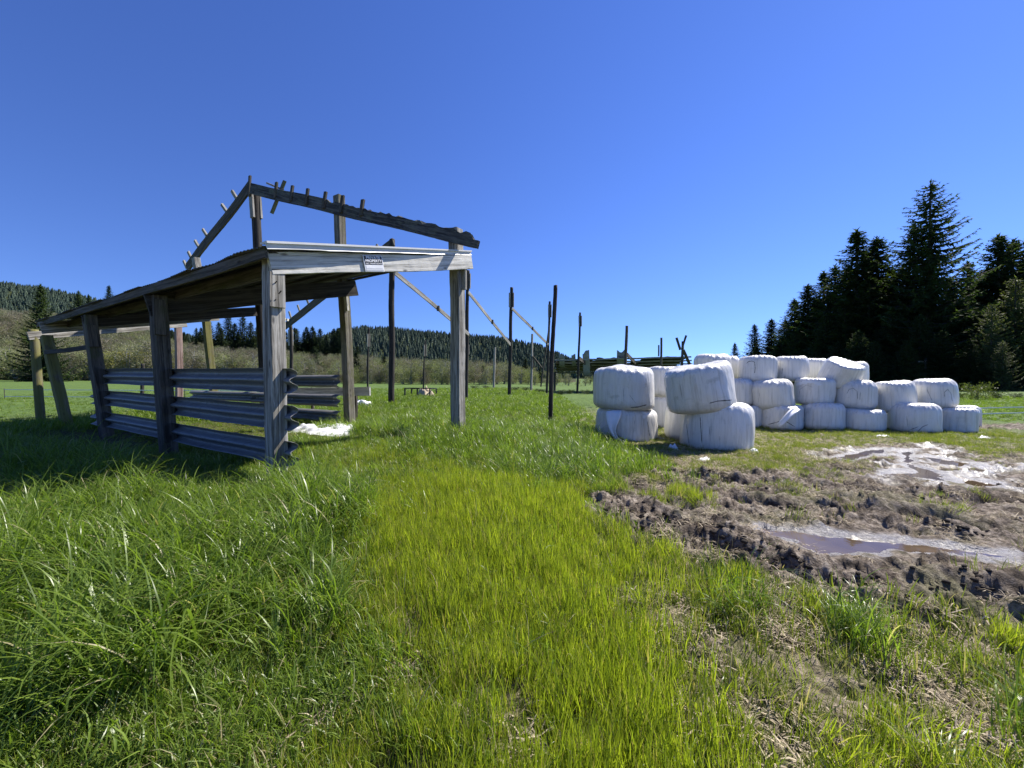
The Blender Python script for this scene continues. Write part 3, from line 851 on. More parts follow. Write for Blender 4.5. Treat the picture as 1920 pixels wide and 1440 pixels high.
# ---- collapsed roof behind --------------------------------------------------
colr = thing('collapsed_roof', (11, 42, 2.6), 'collapsed tin roof strip with bare purlins behind the bale towers', 'roof')
near0, near1 = px(1040, 674, 38), px(1296, 668, 40)
far0, far1 = px(1042, 697.5, 45), px(1300, 697.5, 47)
for k in range(6):
    fr = k / 5
    a_ = near0.lerp(far0, fr); b2 = near1.lerp(far1, fr)
    member('purlin', a_ + Vector((0, 0, -.08)), b2 + Vector((0, 0, -.08)), .15, .09, M_GREY, colr, hint=(0, 0, 1), wob=.012)
e1 = (near1 - near0).normalized(); e2 = (far0 - near0).normalized(); e3 = e1.cross(e2).normalized()
if e3.z < 0: e3 = -e3
Lr = (near1 - near0).length; Ld = (far0 - near0).length
def pan(u0, u1, v0, v1, lift=0.0, tilt=0.0, seed=1):
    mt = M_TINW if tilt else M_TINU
    er = np.random.default_rng(seed)
    o0 = near0 + e1 * u0 + e2 * v0 + e3 * (.06 + lift)
    e2t = (e2 * math.cos(tilt) - e3 * math.sin(tilt))
    if tilt: o0 = o0 - e2t * .9
    def ed(u): return (vnoise(u * 2.3, u * 0 + seed, seed) - .3) * .5 + np.floor(vnoise(u * .9, u * 0, seed + 3) * 3) * .15
    corrugated('tin_sheet', o0, e1, e2t, e3, u1 - u0, v1 - v0, mt, colr, .09, .012, ed, seed)
pan(.0, Lr * .52, .9, Ld + .1, 0, 0, 2)
pan(Lr * .30, Lr * .52, .1, 1.6, .05, 0, 3)
pan(Lr * .58, Lr * .66, 1.6, 4.6, .02, 0, 4)
pan(Lr * .64, Lr * .99, .2, Ld + .1, .0, 0, 5)
pan(Lr * .54, Lr * 1.0, 2.6, Ld + .1, -.01, 0, 6)
pan(Lr * .03, Lr * .07, .8, 2.6, .1, .9, 7)
pan(Lr * .12, Lr * .15, .8, 2.6, .1, .8, 8)
pan(Lr * .20, Lr * .25, .6, 3.4, .1, 1.1, 9)
pan(Lr * .45, Lr * .52, .6, 2.8, .12, .9, 10)
for (x0, y0, Y0, x1, y1, Y1) in [(1086, 672, 37.4, 1122, 698, 44), (1176, 665, 38, 1208, 697, 45), (1043, 676, 38.2, 1047, 697, 45)]:
    member('rafter', px(x0, y0, Y0), px(x1, y1, Y1), .38, .1, M_SHED, colr, hint=(0, 0, 1))
for (xx, Y) in [(1040, 44.5), (1114, 45), (1230, 46)]:
    f, tp = post_ends(xx, 697, xx, Y, yb=738)
    member('post', f, tp, .22, .22, M_SHED, colr, hint=VD)

# ---- white plank rail, tarps, feeder, fences --------------------------------
pr = thing('plank_rail', (-4.6, 11.0, .3), 'bleached plank on short stakes reaching right past the shed\'s back post', 'plank')
a_ = px(694, 733.5, 10.55); b2 = px(540, 734, 12.3)
member('board', a_, b2, .235, .045, M_PALE, pr, hint=(0, 0, 1))
for k in (.18, .7):
    c = a_.lerp(b2, k) + Vector((.03, .08, 0)); member('stake', Vector((c.x, c.y, gz(c.x, c.y) - .2)), c + Vector((0, 0, .05)), .08, .06, M_SHED, pr, hint=VD)

def crumple(name, cx, cy, rx, ry, hmax, seed, mat, label, cat='tarp', group=None, rot=0, n=44, z=None):
    u = np.linspace(-1, 1, n); uu, vv = np.meshgrid(u, u, indexing='ij')
    rad = np.sqrt(uu ** 2 + vv ** 2)
    nz = np.abs(fbm(uu * 2.3 + seed, vv * 2.3, seed, 4) - .5) * 2
    nz2 = np.abs(fbm(uu * 5 + seed, vv * 5, seed + 9, 3) - .5) * 2
    th = np.arctan2(vv, uu)
    rim = .75 + .35 * (vnoise(np.cos(th) * 1.6 + 5, np.sin(th) * 1.6 + seed, seed))
    k = np.minimum(1, 1 / np.maximum(np.maximum(np.abs(uu), np.abs(vv)) / np.maximum(rad, 1e-6), 1e-6))
    x = uu * k * rim * rx; y = vv * k * rim * ry
    fall = smooth(1.0, .55, rad * k)
    h = hmax * fall * (.25 + nz * 1.1 + nz2 * .35)
    c, s = math.cos(rot), math.sin(rot)
    X = cx + x * c - y * s; Yy = cy + x * s + y * c
    base = height(X, Yy, False) if z is None else z
    Z = base + h + .02 * nz2
    i = np.arange(n - 1)[:, None] * n + np.arange(n - 1)[None]
    fc = np.stack([i, i + n, i + n + 1, i + 1], -1).reshape(-1, 4)
    zc = float(np.min(Z))
    me = mesh_np(name, np.stack([X - cx, Yy - cy, Z - zc], -1).reshape(-1, 3), fc, mat, False)
    o = obj(name, me, Matrix.Translation((cx, cy, zc)))
    s_ = o.modifiers.new('thick', 'SOLIDIFY'); s_.thickness = .004
    return tag(o, label, cat, group)
q = px(600, 808, 8.5)
crumple('plastic_sheet', q.x + .05, 8.75, 1.0, .75, .17, 3, M_FILM, 'crumpled white plastic sheet lying in the grass inside the shed', 'plastic sheet', None, -.3)
q = px(668, 751, 17.5)
crumple('plastic_sheet', q.x, 17.5, .9, .5, .25, 8, M_FILM, 'flat white plastic sheet in the grass below the bleached plank end', 'plastic sheet')

fd = thing('feeder_frame', (-5.6, 25, .3), 'low black steel feeder frame standing in the grass beyond the shed', 'feeder')
FY0, FY1 = 24.4, 26.6
c00, c10, c11, c01 = px(759, 728, FY0), px(806, 728, FY0), px(818, 728.5, FY1), px(772, 728.5, FY1)
ring = [c00, c10, c11, c01]
for i in range(4):
    p, q = ring[i], ring[(i + 1) % 4]
    member('top_rail', p, q, .06, .06, M_BLACKP, fd)
    for k in ([0, .5] if i % 2 == 0 else [0]):
        c = p.lerp(q, k)
        member('leg', Vector((c.x, c.y, gz(c.x, c.y) - .05)), c, .07, .07, M_BLACKP, fd, hint=VD)
q = px(797, 738, 25.4)
crumple('straw_heap', q.x, 25.4, .7, .6, .55, 14, M_TAN, 'heap of tan straw inside the black feeder frame', 'straw', None, 0, 26)

def fence(pts, zs, name, label, post_every=1):
    root = thing(name, (pts[0][0], pts[0][1], gz(*pts[0])), label, 'fence')
    for z in zs:
        for (x0, y0), (x1, y1) in zip(pts[:-1], pts[1:]):
            member('tape', (x0, y0, gz(x0, y0) + z), (x1, y1, gz(x1, y1) + z), .04, .012, M_TAPE, root, wob=.0)
    for (x0, y0) in pts:
        member('stake', (x0, y0, gz(x0, y0) - .2), (x0, y0, gz(x0, y0) + max(zs) + .08), .035, .035, M_SHED, root, hint=VD, round_=True)
    return root
fence([(16.2, 14.3), (20.5, 15.3), (25.5, 16.4), (31, 17.4)], [.42, .20], 'tape_fence', 'white two strand tape fence across the green field right of the bales')
fence([(-30, 23), (-24, 22.5), (-18.5, 22), (-13, 21.6), (-9, 22)], [.52, .12], 'tape_fence', 'white tape fence crossing the field behind the shed')

# utility pole against the dark wood
q = px(1736, 676, 47); gp = thing('utility_pole', (q.x, 47, gz(q.x, 47)), 'thin grey utility pole with crossarm in front of the dark spruces', 'utility pole')
member('pole', (q.x, 47, gz(q.x, 47) - .3), q + Vector((0, 0, .3)), .22, .22, M_GREY, gp, round_=True)
member('crossarm', px(1722, 678, 46.85), px(1749, 678, 46.85), .14, .12, M_GREY, gp)

# ---------------------------------------------------------------- wrapped bales
def bale(x0, x1, yt, yb, Y, lab, seed, tilt=(0, 0), mat=None, dome=.03, squash=1.0, lean=0.0, zb=None, rnd=None, depth_ratio=1.0, bulge=.02):
    """a round bale standing on its flat end: silhouette x0..x1, yt..yb when its axis is Y metres ahead"""
    r = random.Random(seed)
    w_ = (x1 - x0) / F * Y
    xc = px((x0 + x1) / 2, 700, Y).x
    Yf = Y - w_ / math.sqrt(1 + (((x0 + x1) / 2 - 960) / F) ** 2) * .42
    ztop = px(0, yt, Y - w_ * .1).z
    z0 = px(0, yb, Yf).z if zb is None else zb
    H = max(.45, ztop - z0)
    kk = ((x0 + x1) / 2 - 960) / F
    rad = w_ / 2 / math.sqrt(1 + kk * kk) * 1.055
    tilt = (tilt[0] + r.uniform(-.025, .025), tilt[1] + r.uniform(-.035, .035)); lean = lean + r.uniform(-.05, .05)
    rc = (rnd or r.uniform(.15, .235)) * min(H, 1.0)
    nt_, prof = 96, []
    for i in range(9): prof.append((rad * (.02 + .98 * i / 9) * (1 - rc / rad), 0.0))
    for i in range(9):
        a_ = i / 8 * math.pi / 2; prof.append((rad - rc + rc * math.sin(a_), rc - rc * math.cos(a_)))
    for i in range(1, 9): prof.append((rad, rc + (H - 2 * rc) * i / 9))
    for i in range(9):
        a_ = i / 8 * math.pi / 2; prof.append((rad - rc + rc * math.cos(a_), H - rc + rc * math.sin(a_)))
    for i in range(9, -1, -1): prof.append((rad * (.02 + .98 * i / 10) * (1 - rc / rad), H))
    pr_ = np.array(prof); th = np.linspace(0, 2 * np.pi, nt_, endpoint=False)
    rr, tt = np.meshgrid(pr_[:, 0], th, indexing='ij'); zz = np.repeat(pr_[:, 1][:, None], nt_, 1)
    cx, cy = np.cos(tt), np.sin(tt)
    # squarish section, bulging belly, sagging foot, lumps
    p_ = 2.6 + r.uniform(-.2, .5)
    sq = (np.abs(np.cos(tt + seed)) ** p_ + np.abs(np.sin(tt + seed)) ** p_) ** (-1 / p_)
    sq = 1 + (sq - sq.mean()) * .35
    f_ = zz / H
    bel = 1 + bulge * (np.sin(np.clip(f_, 0, 1) * np.pi) - .6) - .03 * f_
    lump = 1 + .05 * (fbm(cx * 1.1 + seed * 3.7, cy * 1.1 + f_ * 1.4, seed, 3) - .5) * 2 + .018 * (fbm(tt * 9 + seed, f_ * 1.5, seed + 5, 2) - .5) * 2
    R_ = rr * sq * bel * lump
    x = R_ * cx; y = R_ * cy * depth_ratio
    top = smooth(.55, 1, f_)
    z = zz + top * (dome * (1 - (rr / rad) ** 2) + 0 + .06 * H * (fbm(x * 1.6 + seed, y * 1.6, seed + 2, 3) - .5) * 2)
    # pleats gathered along the shoulder
    sh = np.exp(-((f_ - .93) / .09) ** 2)
    z = z + sh * .018 * np.sin(tt * 23 + 5 * vnoise(tt * 3, f_ * 2, seed)) * (rr > rad * .5)
    x = x + lean * f_ * H
    v = np.stack([x, y, z], -1).reshape(-1, 3)
    n = len(prof)
    i = np.arange(n - 1)[:, None] * nt_ + np.arange(nt_)[None]
    j = np.arange(n - 1)[:, None] * nt_ + (np.arange(nt_)[None] + 1) % nt_
    fc = np.stack([i, j, j + nt_, i + nt_], -1).reshape(-1, 4)
    v = np.concatenate([v, [[0, 0, z[0].mean()], [x[-1].mean(), 0, z[-1].mean()]]])
    k = np.arange(nt_)
    me = mesh_np('wrapped_bale', v, fc, mat or M_BALE, True)
    M = Matrix.Translation((xc, Y, z0)) @ Euler((tilt[0], tilt[1], 0)).to_matrix().to_4x4()
    o = obj('wrapped_bale', me, M)
    tag(o, lab, 'bale', 'white wrapped silage bales')
    return o, xc, Y, z0, H, rad

BALES = [
    # near towers
    (1118, 1228, 767, 838, 10.3, 'lower bale of the left tower with a torn flap of film hanging off', 1, (0, 0), {'mat': M_BALE}),
    (1114, 1225, 691, 769, 10.3, 'upper bale of the left tower, grey with a dirty lower corner', 2, (0, .0), {'mat': M_BALE_D, 'zb': None, 'dome': .06}),
    (1214, 1274, 740, 810, 12.4, 'lower bale half hidden in the gap between the two near towers', 3, (0, 0), {}),
    (1212, 1276, 689, 746, 12.4, 'upper bale half hidden in the gap between the two near towers', 4, (0, .04), {}),
    (1246, 1340, 757, 834, 10.2, 'pale bale peeking out left of the nearest bottom bale', 5, (0, 0), {}),
    (1277, 1408, 757, 855, 8.9, 'largest nearest bale at the bottom of the right tower', 6, (0, .0), {'bulge': .05}),
    (1254, 1380, 686, 772, 8.9, 'tilted bale on top of the nearest tower', 7, (.03, -.14), {'mat': M_BALE_D, 'bulge': .045}),
    # long stack, bottom row
    (1366, 1428, 761, 806, 12.6, 'bottom bale of the long stack just right of the nearest tower', 11, (0, 0), {}),
    (1426, 1504, 761, 808, 12.2, 'bottom bale with torn tangled film on its top right corner', 12, (0, 0), {'mat': M_BALE_D}),
    (1499, 1583, 757, 810, 12.0, 'domed bottom bale right of the one with torn film', 13, (0, .03), {}),
    (1577, 1661, 767, 813, 11.7, 'low flat topped bottom bale in the middle of the long stack', 14, (.02, 0), {'dome': .0}),
    (1612, 1666, 770, 806, 12.9, 'bale mostly hidden behind the low flat topped bottom bale', 15, (0, 0), {}),
    (1665, 1765, 759, 817, 11.4, 'big rounded bottom bale with dark scratches, second from the right end', 16, (0, .02), {'bulge': .05}),
    (1755, 1834, 765, 817, 11.4, 'flat topped bale at the right end of the bottom row', 17, (.02, 0), {'dome': .0}),
    (1770, 1842, 762, 806, 12.7, 'bale peeking out behind the right end of the bottom row', 18, (0, 0), {}),
    # middle row
    (1362, 1412, 712, 762, 12.8, 'narrow looking middle row bale beside the nearest tower', 21, (0, 0), {}),
    (1410, 1490, 714, 769, 12.4, 'squarish middle row bale above the one with torn film', 22, (0, -.03), {}),
    (1487, 1562, 711, 760, 12.3, 'middle row bale with a lifted flap of film along its lit top', 23, (0, 0), {}),
    (1560, 1643, 715, 769, 12.1, 'middle row bale above the low flat topped one, faint arch mark on its side', 24, (0, .02), {}),
    (1638, 1718, 716, 775, 11.9, 'rounded middle row bale sagging between two bottom bales', 25, (0, -.12), {'bulge': .05}),
    (1708, 1797, 714, 766, 11.9, 'rightmost bale of the middle row with a slumped left shoulder', 26, (0, -.05), {'dome': .08}),
    # top row
    (1302, 1369, 666, 714, 13.6, 'leftmost bale of the top row, behind the nearest tower', 31, (0, .02), {}),
    (1338, 1389, 669, 714, 14.2, 'top row bale wedged behind the leftmost one', 32, (0, 0), {}),
    (1383, 1453, 669, 718, 13.0, 'top row bale with a dark hooked scratch', 33, (0, .02), {}),
    (1449, 1514, 669, 716, 13.0, 'squarish top row bale right of the hooked scratch', 34, (0, -.02), {}),
    (1500, 1552, 673, 716, 13.6, 'top row bale half hidden behind the tilted one', 35, (0, 0), {}),
    (1529, 1602, 676, 720, 12.4, 'tilted top row bale showing its bright round top', 36, (.44, .06), {'dome': .02, 'rnd': .10}),
    (1572, 1629, 679, 720, 13.6, 'squarish bale at the right end of the top row', 37, (0, 0), {}),
]
BPOS = []
for (x0, x1, yt, yb, Y, lab, seed, tilt, kw) in BALES:
    o, bx_, by_, bz_, bh_, br_ = bale(x0, x1, yt, yb, Y, lab, seed, tilt, **kw)
    BPOS.append((bx_, by_, bz_, br_, o))
# hidden bales that carry the rear of the middle and top rows
HID = [(1362, 1440, 768, 806, 13.8), (1445, 1525, 768, 806, 13.5), (1525, 1605, 768, 806, 13.4)]

from mathutils.bvhtree import BVHTree
def mark(idx, pts, wd, mat, name='scratch_mark', lift=.004):
    """a thin mark lying on the skin of a bale, following pixel points of the photograph"""
    o = BPOS[idx][4]; Mw = WM[o.name]; me = o.data
    bv = BVHTree.FromPolygons([Mw @ v.co for v in me.vertices], [tuple(p.vertices) for p in me.polygons])
    c0 = Vector((0, 0, CAM_H)); P = []
    r = random.Random(idx * 7 + len(pts))
    n = 6
    for (a_, b2) in zip(pts[:-1], pts[1:]):
        for k in range(n + (1 if b2 is pts[-1] else 0)):
            f_ = k / n; q = px(a_[0] + (b2[0] - a_[0]) * f_, a_[1] + (b2[1] - a_[1]) * f_, 10)
            hit = bv.ray_cast(c0, (q - c0).normalized())
            if hit[0] is not None:
                nn = hit[1] if hit[1].dot(c0 - hit[0]) > 0 else -hit[1]
                P.append((hit[0], nn))
    if len(P) < 3: return
    vs, fs = [], []
    for i, (p, nn) in enumerate(P):
        d = (P[min(i + 1, len(P) - 1)][0] - P[max(i - 1, 0)][0]).normalized(); sd = d.cross(nn).normalized()
        w2 = wd * r.uniform(.45, 1.0) * (.3 if i in (0, len(P) - 1) else 1) / 2
        vs += [tuple(p + nn * lift - sd * w2), tuple(p + nn * (lift + .002)), tuple(p + nn * lift + sd * w2)]
    for i in range(len(P) - 1):
        q = i * 3; fs += [(q, q + 1, q + 4, q + 3), (q + 1, q + 2, q + 5, q + 4)]
    obj(name, mesh_py(name, vs, fs, mat, True), Matrix(), o)
M_SCR = flat('dark_scratch', (.10, .10, .095), .6, .3, .5, 30)
M_DIRT = flat('grey_dirt_line', (.36, .36, .34), .6, .3, .3, 20)
mark(23, [(1400, 682), (1403, 678), (1410, 677), (1415, 679), (1416, 690), (1415, 700)], .022, M_SCR)
mark(24, [(1467, 690), (1466, 702)], .018, M_SCR); mark(24, [(1472, 704), (1471, 713)], .014, M_SCR)
mark(21, [(1312, 690), (1318, 681), (1328, 681), (1334, 688)], .016, M_DIRT)
mark(18, [(1588, 738), (1592, 730), (1600, 728), (1607, 734), (1608, 748)], .02, M_DIRT); mark(18, [(1613, 735), (1612, 750)], .014, M_SCR)
mark(20, [(1738, 730), (1748, 752)], .016, M_DIRT); mark(20, [(1771, 744), (1771, 735), (1777, 730), (1783, 738), (1785, 752)], .02, M_DIRT)
mark(17, [(1498, 745), (1500, 730), (1512, 722), (1524, 726)], .014, M_DIRT)
mark(5, [(1313, 782), (1314, 800), (1316, 830)], .02, M_SCR); mark(5, [(1287, 795), (1290, 815), (1292, 832)], .016, M_SCR); mark(5, [(1330, 800), (1331, 816)], .012, M_DIRT)
mark(12, [(1706, 806), (1722, 800)], .02, M_SCR); mark(12, [(1720, 810), (1730, 800), (1740, 796)], .018, M_SCR); mark(12, [(1700, 780), (1702, 800)], .014, M_DIRT)
mark(0, [(1214, 790), (1216, 806), (1218, 818)], .018, M_SCR); mark(0, [(1190, 788), (1188, 812)], .012, M_DIRT)
mark(1, [(1169, 728), (1170, 755)], .012, M_DIRT); mark(1, [(1182, 764), (1196, 763), (1212, 759)], .03, M_SCR); mark(1, [(1180, 740), (1192, 756)], .012, M_DIRT)
mark(6, [(1330, 756), (1345, 752), (1372, 750)], .03, M_SCR); mark(6, [(1275, 720), (1280, 750)], .014, M_DIRT)
mark(8, [(1440, 796), (1470, 788), (1490, 800)], .022, M_SCR); mark(8, [(1445, 804), (1480, 803)], .018, M_DIRT)
mark(9, [(1506, 780), (1512, 800)], .012, M_DIRT); mark(16, [(1425, 735), (1422, 755)], .012, M_DIRT); mark(22, [(1360, 690), (1362, 706)], .01, M_DIRT)
mark(17, [(1492, 722), (1506, 717), (1524, 716), (1540, 722)], .14, M_FILM, 'loose_film', .012)
mark(0, [(1200, 772), (1212, 777), (1205, 784)], .10, M_FILM, 'loose_film', .014)
mark(5, [(1352, 768), (1362, 763), (1374, 764)], .09, M_FILM, 'loose_film', .014)

def flap(pts, parent, label_mat=M_FILM, seed=1, name='loose_film'):
    """strip of torn film through given rows of world points"""
    rows = len(pts); n = 10
    vs, fs = [], []
    r = random.Random(seed)
    for (a_, b2) in pts:
        for i in range(n):
            k = i / (n - 1); p = Vector(a_).lerp(Vector(b2), k)
            vs.append(p + Vector((r.uniform(-.012, .012), r.uniform(-.02, .02) - .02 * math.sin(k * 9), r.uniform(-.012, .012))))
    for i in range(rows - 1):
        for j in range(n - 1): fs.append((i * n + j, i * n + j + 1, (i + 1) * n + j + 1, (i + 1) * n + j))
    me = mesh_py(name, vs, fs, label_mat, True)
    o = obj(name, me, Matrix(), parent)
    s = o.modifiers.new('sub', 'SUBSURF'); s.levels = s.render_levels = 1
    s = o.modifiers.new('thick', 'SOLIDIFY'); s.thickness = .003
    return o
b0 = BPOS[0][4]; Yb = 9.50
flap([(px(1136, 770, 9.53), px(1166, 770, 9.5)), (px(1136, 788, 9.46), px(1164, 784, 9.40)), (px(1140, 803, 9.42), px(1154, 800, 9.36)), (px(1148, 818, 9.40), px(1154, 815, 9.36)),
      (px(1156, 829, 9.38), px(1163, 824, 9.34)), (px(1172, 839, 9.34), px(1180, 833, 9.3))], b0, seed=3)
b8 = BPOS[8][4]
flap([(px(1456, 796, 11.45), px(1462, 800, 11.4)), (px(1468, 783, 11.4), px(1476, 790, 11.36)), (px(1478, 768, 11.5), px(1492, 774, 11.4)), (px(1490, 760, 11.7), px(1502, 766, 11.6))], b8, seed=5)
for k, (x_, y_, rx, ry, hh, lab) in enumerate([(1262, 838, .12, .16, .10, 'white film scrap at the foot of the pale bale left of the nearest one'),
                                          (1322, 858, .20, .10, .05, 'white film scrap lying before the nearest bale'),
                                          (1414, 843, .12, .10, .09, 'small white film scrap right of the nearest bale'),
                                          (1240, 818, .22, .1, .05, 'white film scrap in the gap between the near towers'),
                                          (1655, 815, .22, .12, .06, 'white film scrap at the foot of the low flat topped bale'),
                                          (1846, 817, .2, .1, .05, 'white film scrap past the right end of the bottom row')]):
    gx, gy = ground_px(x_, y_, .05)
    crumple('film_scrap', gx, gy, rx, ry, hh, 20 + k, M_FILM, lab, 'plastic scrap', 'scraps of white film on the ground', k * .7, 16)

# ---------------------------------------------------------------- grass
src = bpy.data.collections.new('grass_sources')      # never linked to the scene: only a library for the scattered grass
def clump(name, nb, rad, lmin, lmax, wmin, wmax, bend0, bend1, lean, mat, seed, segs=5, center_tall=True):
    r = random.Random(seed)
    vs, fs, rn = [], [], []
    for i in range(nb):
        rr = rad * math.sqrt(r.random()); a_ = r.uniform(0, 6.283)
        bx_, by_ = rr * math.cos(a_), rr * math.sin(a_)
        L = r.uniform(lmin, lmax) * (1 - .35 * (rr / rad) ** 2 if center_tall else 1)
        wd = r.uniform(wmin, wmax)
        az = a_ * .4 + r.uniform(-3.14, 3.14) * .6 if lean == 0 else r.gauss(0, 1.4)
        th0 = abs(r.gauss(.0, .16)) + .02; th1 = r.uniform(bend0, bend1)
        dx, dy = math.cos(az), math.sin(az)
        tw = r.uniform(-.6, .6)
        p = Vector((bx_, by_, -.03)); rnd = r.random(); base = len(vs)
        for s in range(segs + 1):
            f_ = s / segs
            th = th0 + (th1 - th0) * f_ ** 1.4
            ww = wd * (1.0 if f_ < .5 else (1 - ((f_ - .5) / .5) ** 1.6)) * (.7 + .3 * min(1, f_ * 4))
            sa = az + math.pi / 2 + tw * f_
            sx, sy = math.cos(sa) * ww / 2, math.sin(sa) * ww / 2
            if s == segs:
                vs.append((p.x, p.y, p.z)); rn.append(rnd)
            else:
                vs.append((p.x - sx, p.y - sy, p.z)); vs.append((p.x + sx, p.y + sy, p.z)); rn += [rnd, rnd]
            st = L / segs
            p = p + Vector((dx * math.sin(th) * st, dy * math.sin(th) * st, math.cos(th) * st))
        for s in range(segs - 1):
            q = base + s * 2; fs.append((q, q + 1, q + 3, q + 2))
        q = base + (segs - 1) * 2; fs.append((q, q + 1, q + 2))
    me = mesh_py(name, vs, fs, mat, True)
    at = me.attributes.new('rnd', 'FLOAT', 'POINT'); at.data.foreach_set('value', rn)
    o = bpy.data.objects.new(name, me)
    return o

def grass_collection(name, objs):
    c = bpy.data.collections.new(name)
    for i, o in enumerate(objs):
        o.name = '%s_%02d' % (name, i); c.objects.link(o)
    return c

def scatter(name, pts, rots, scl, idx, collection):
    me = bpy.data.meshes.new(name)
    n = len(pts)
    me.vertices.add(n); me.vertices.foreach_set('co', np.asarray(pts, np.float32).ravel())
    a_ = me.attributes.new('rot', 'FLOAT_VECTOR', 'POINT'); a_.data.foreach_set('vector', np.asarray(rots, np.float32).ravel())
    a_ = me.attributes.new('scl', 'FLOAT_VECTOR', 'POINT'); a_.data.foreach_set('vector', np.asarray(scl, np.float32).ravel())
    a_ = me.attributes.new('idx', 'INT', 'POINT'); a_.data.foreach_set('value', np.asarray(idx, np.int32))
    o = obj(name, me)
    ng = bpy.data.node_groups.new(name + '_scatter', 'GeometryNodeTree')
    ng.interface.new_socket('Geometry', in_out='INPUT', socket_type='NodeSocketGeometry')
    ng.interface.new_socket('Geometry', in_out='OUTPUT', socket_type='NodeSocketGeometry')
    gi = ng.nodes.new('NodeGroupInput'); go = ng.nodes.new('NodeGroupOutput')
    ip = ng.nodes.new('GeometryNodeInstanceOnPoints')
    ci = ng.nodes.new('GeometryNodeCollectionInfo'); ci.inputs['Collection'].default_value = collection
    ci.inputs['Separate Children'].default_value = True; ci.inputs['Reset Children'].default_value = True
    def na(nm, ty):
        q = ng.nodes.new('GeometryNodeInputNamedAttribute'); q.data_type = ty; q.inputs['Name'].default_value = nm
        return [s for s in q.outputs if s.enabled and s.name == 'Attribute'][0]
    er = ng.nodes.new('FunctionNodeEulerToRotation')
    L_ = ng.links.new
    L_(gi.outputs[0], ip.inputs['Points']); L_(ci.outputs[0], ip.inputs['Instance'])
    ip.inputs['Pick Instance'].default_value = True
    L_(na('idx', 'INT'), ip.inputs['Instance Index'])
    L_(na('rot', 'FLOAT_VECTOR'), er.inputs[0]); L_(er.outputs[0], ip.inputs['Rotation'])
    L_(na('scl', 'FLOAT_VECTOR'), ip.inputs['Scale'])
    L_(ip.outputs[0], go.inputs[0])
    md = o.modifiers.new('scatter', 'NODES'); md.node_group = ng
    return o

TALL = [(-9.5, 3.2), (-7.5, 7.2), (-4.6, 6.0), (-3.2, 4.85), (-2.6, 4.55), (-1.9, 4.3), (-1.25, 3.0), (-1.05, 2.2), (-1.6, 1.9), (-2.3, 1.75), (-4.5, 1.2), (-9.5, 1.0)]
TALL2 = [(-4.6, 9.6), (-2.2, 10.6), (1.8, 10.6), (1.75, 7.5), (1.35, 5.6), (1.0, 4.5), (.35, 4.5), (-.5, 5.2), (-1.4, 5.9), (-2.2, 6.5), (-2.4, 8.0)]
TUFTS = [(2.2, 5.0, .32), (1.02, 4.75, .45), (2.1, 2.35, .28), (.95, 5.2, .4), (1.75, 1.35, .28), (1.5, 2.6, .22), (2.3, 1.6, .22), (1.05, 6.0, .4)]
def shed_gap(x, y):
    """distance in front of or behind the shed's guardrail row"""
    t_ = (x + 3.0) * -.863 + (y - 4.9) * .504; d_ = (x + 3.0) * .504 + (y - 4.9) * .864
    return np.where((t_ > -.5) & (t_ < 8.2), np.where(d_ > 2.6, 9, np.maximum(np.maximum(-d_, d_ - 2.6), 0)), 9)
def footprint_free(x, y):
    ok = np.ones(x.shape, bool)
    for (bx_, by_, bz_, br_, o) in BPOS:
        if bz_ < .4: ok &= ((x - bx_) ** 2 + (y - by_) ** 2) > (br_ * .88) ** 2
    return ok
def tufts(x, y):
    t = np.zeros(x.shape)
    for (tx, ty, tr) in TUFTS: t = np.maximum(t, smooth(tr, tr * .3, np.hypot(x - tx, y - ty)))
    return t
def cand(n, x0, x1, y0, y1):
    x = nrng.uniform(x0, x1, n); y = nrng.uniform(y0, y1, n)
    k = footprint_free(x, y)
    return x[k], y[k]
def in_view(x, y, slack=1.6):
    return (np.abs(x) < y * 1.36 + slack) & (y > -.6)
def finish(name, x, y, s, sh, nidx, coll, label_kind='stuff', tilt=.15):
    n = len(x)
    z = height(x, y)
    rot = np.stack([nrng.normal(0, tilt, n), nrng.normal(0, tilt, n), nrng.uniform(0, 6.283, n)], -1)
    sc_ = np.stack([s, s, s * sh], -1)
    o = scatter(name, np.stack([x, y, z], -1), rot, sc_, nrng.integers(0, nidx, n), coll)
    o['kind'] = 'stuff'
    return o

# tall lush grass
cl = [clump('tall', 38, .12, .26, .66, .0035, .0085, 1.2, 3.0, 0, M_GLUSH, 100 + i, 7) for i in range(8)] + \
     [clump('tall', 34, .11, .22, .55, .003, .0075, .4, 1.7, 0, M_GLUSH, 130 + i, 6) for i in range(4)]
C_TALL = grass_collection('tall_blades', cl)
x, y = cand(11000, -10, 2.4, .8, 11)
t1 = smooth(-.35, .25, poly_sd(x, y, TALL) + (fbm(x * 1.4, y * 1.4, 201, 3) - .5) * .8)
t2 = smooth(-.5, .4, poly_sd(x, y, TALL2) + (fbm(x * 1.4, y * 1.4, 203, 3) - .5) * 1.0) * .9
tt_ = np.maximum(np.maximum(t1, t2), tufts(x, y) * .9)
mud, pd, wet = masks(x, y)
lum = fbm(x * 1.1, y * 1.1, 205, 3)
sg_ = shed_gap(x, y)
k = (nrng.random(len(x)) < tt_ * np.clip(.25 + 1.4 * lum, 0, 1)) & in_view(x, y) & (mud < .6) & (sg_ > .95)
x, y, lum, t1k, t2k = x[k], y[k], lum[k], t1[k], t2[k]
s = (.30 + 1.2 * lum) * nrng.uniform(.8, 1.2, len(x)) * np.where(t1k > .3, 1.08, .88)
s = s * (1 - .35 * smooth(2.3, 1.2, y))
tallg = finish('tall_grass', x, y, s, nrng.uniform(.75, 1.1, len(x)), 12, C_TALL)
tag(tallg, 'tall lush arching grass in front of the shed', 'grass')

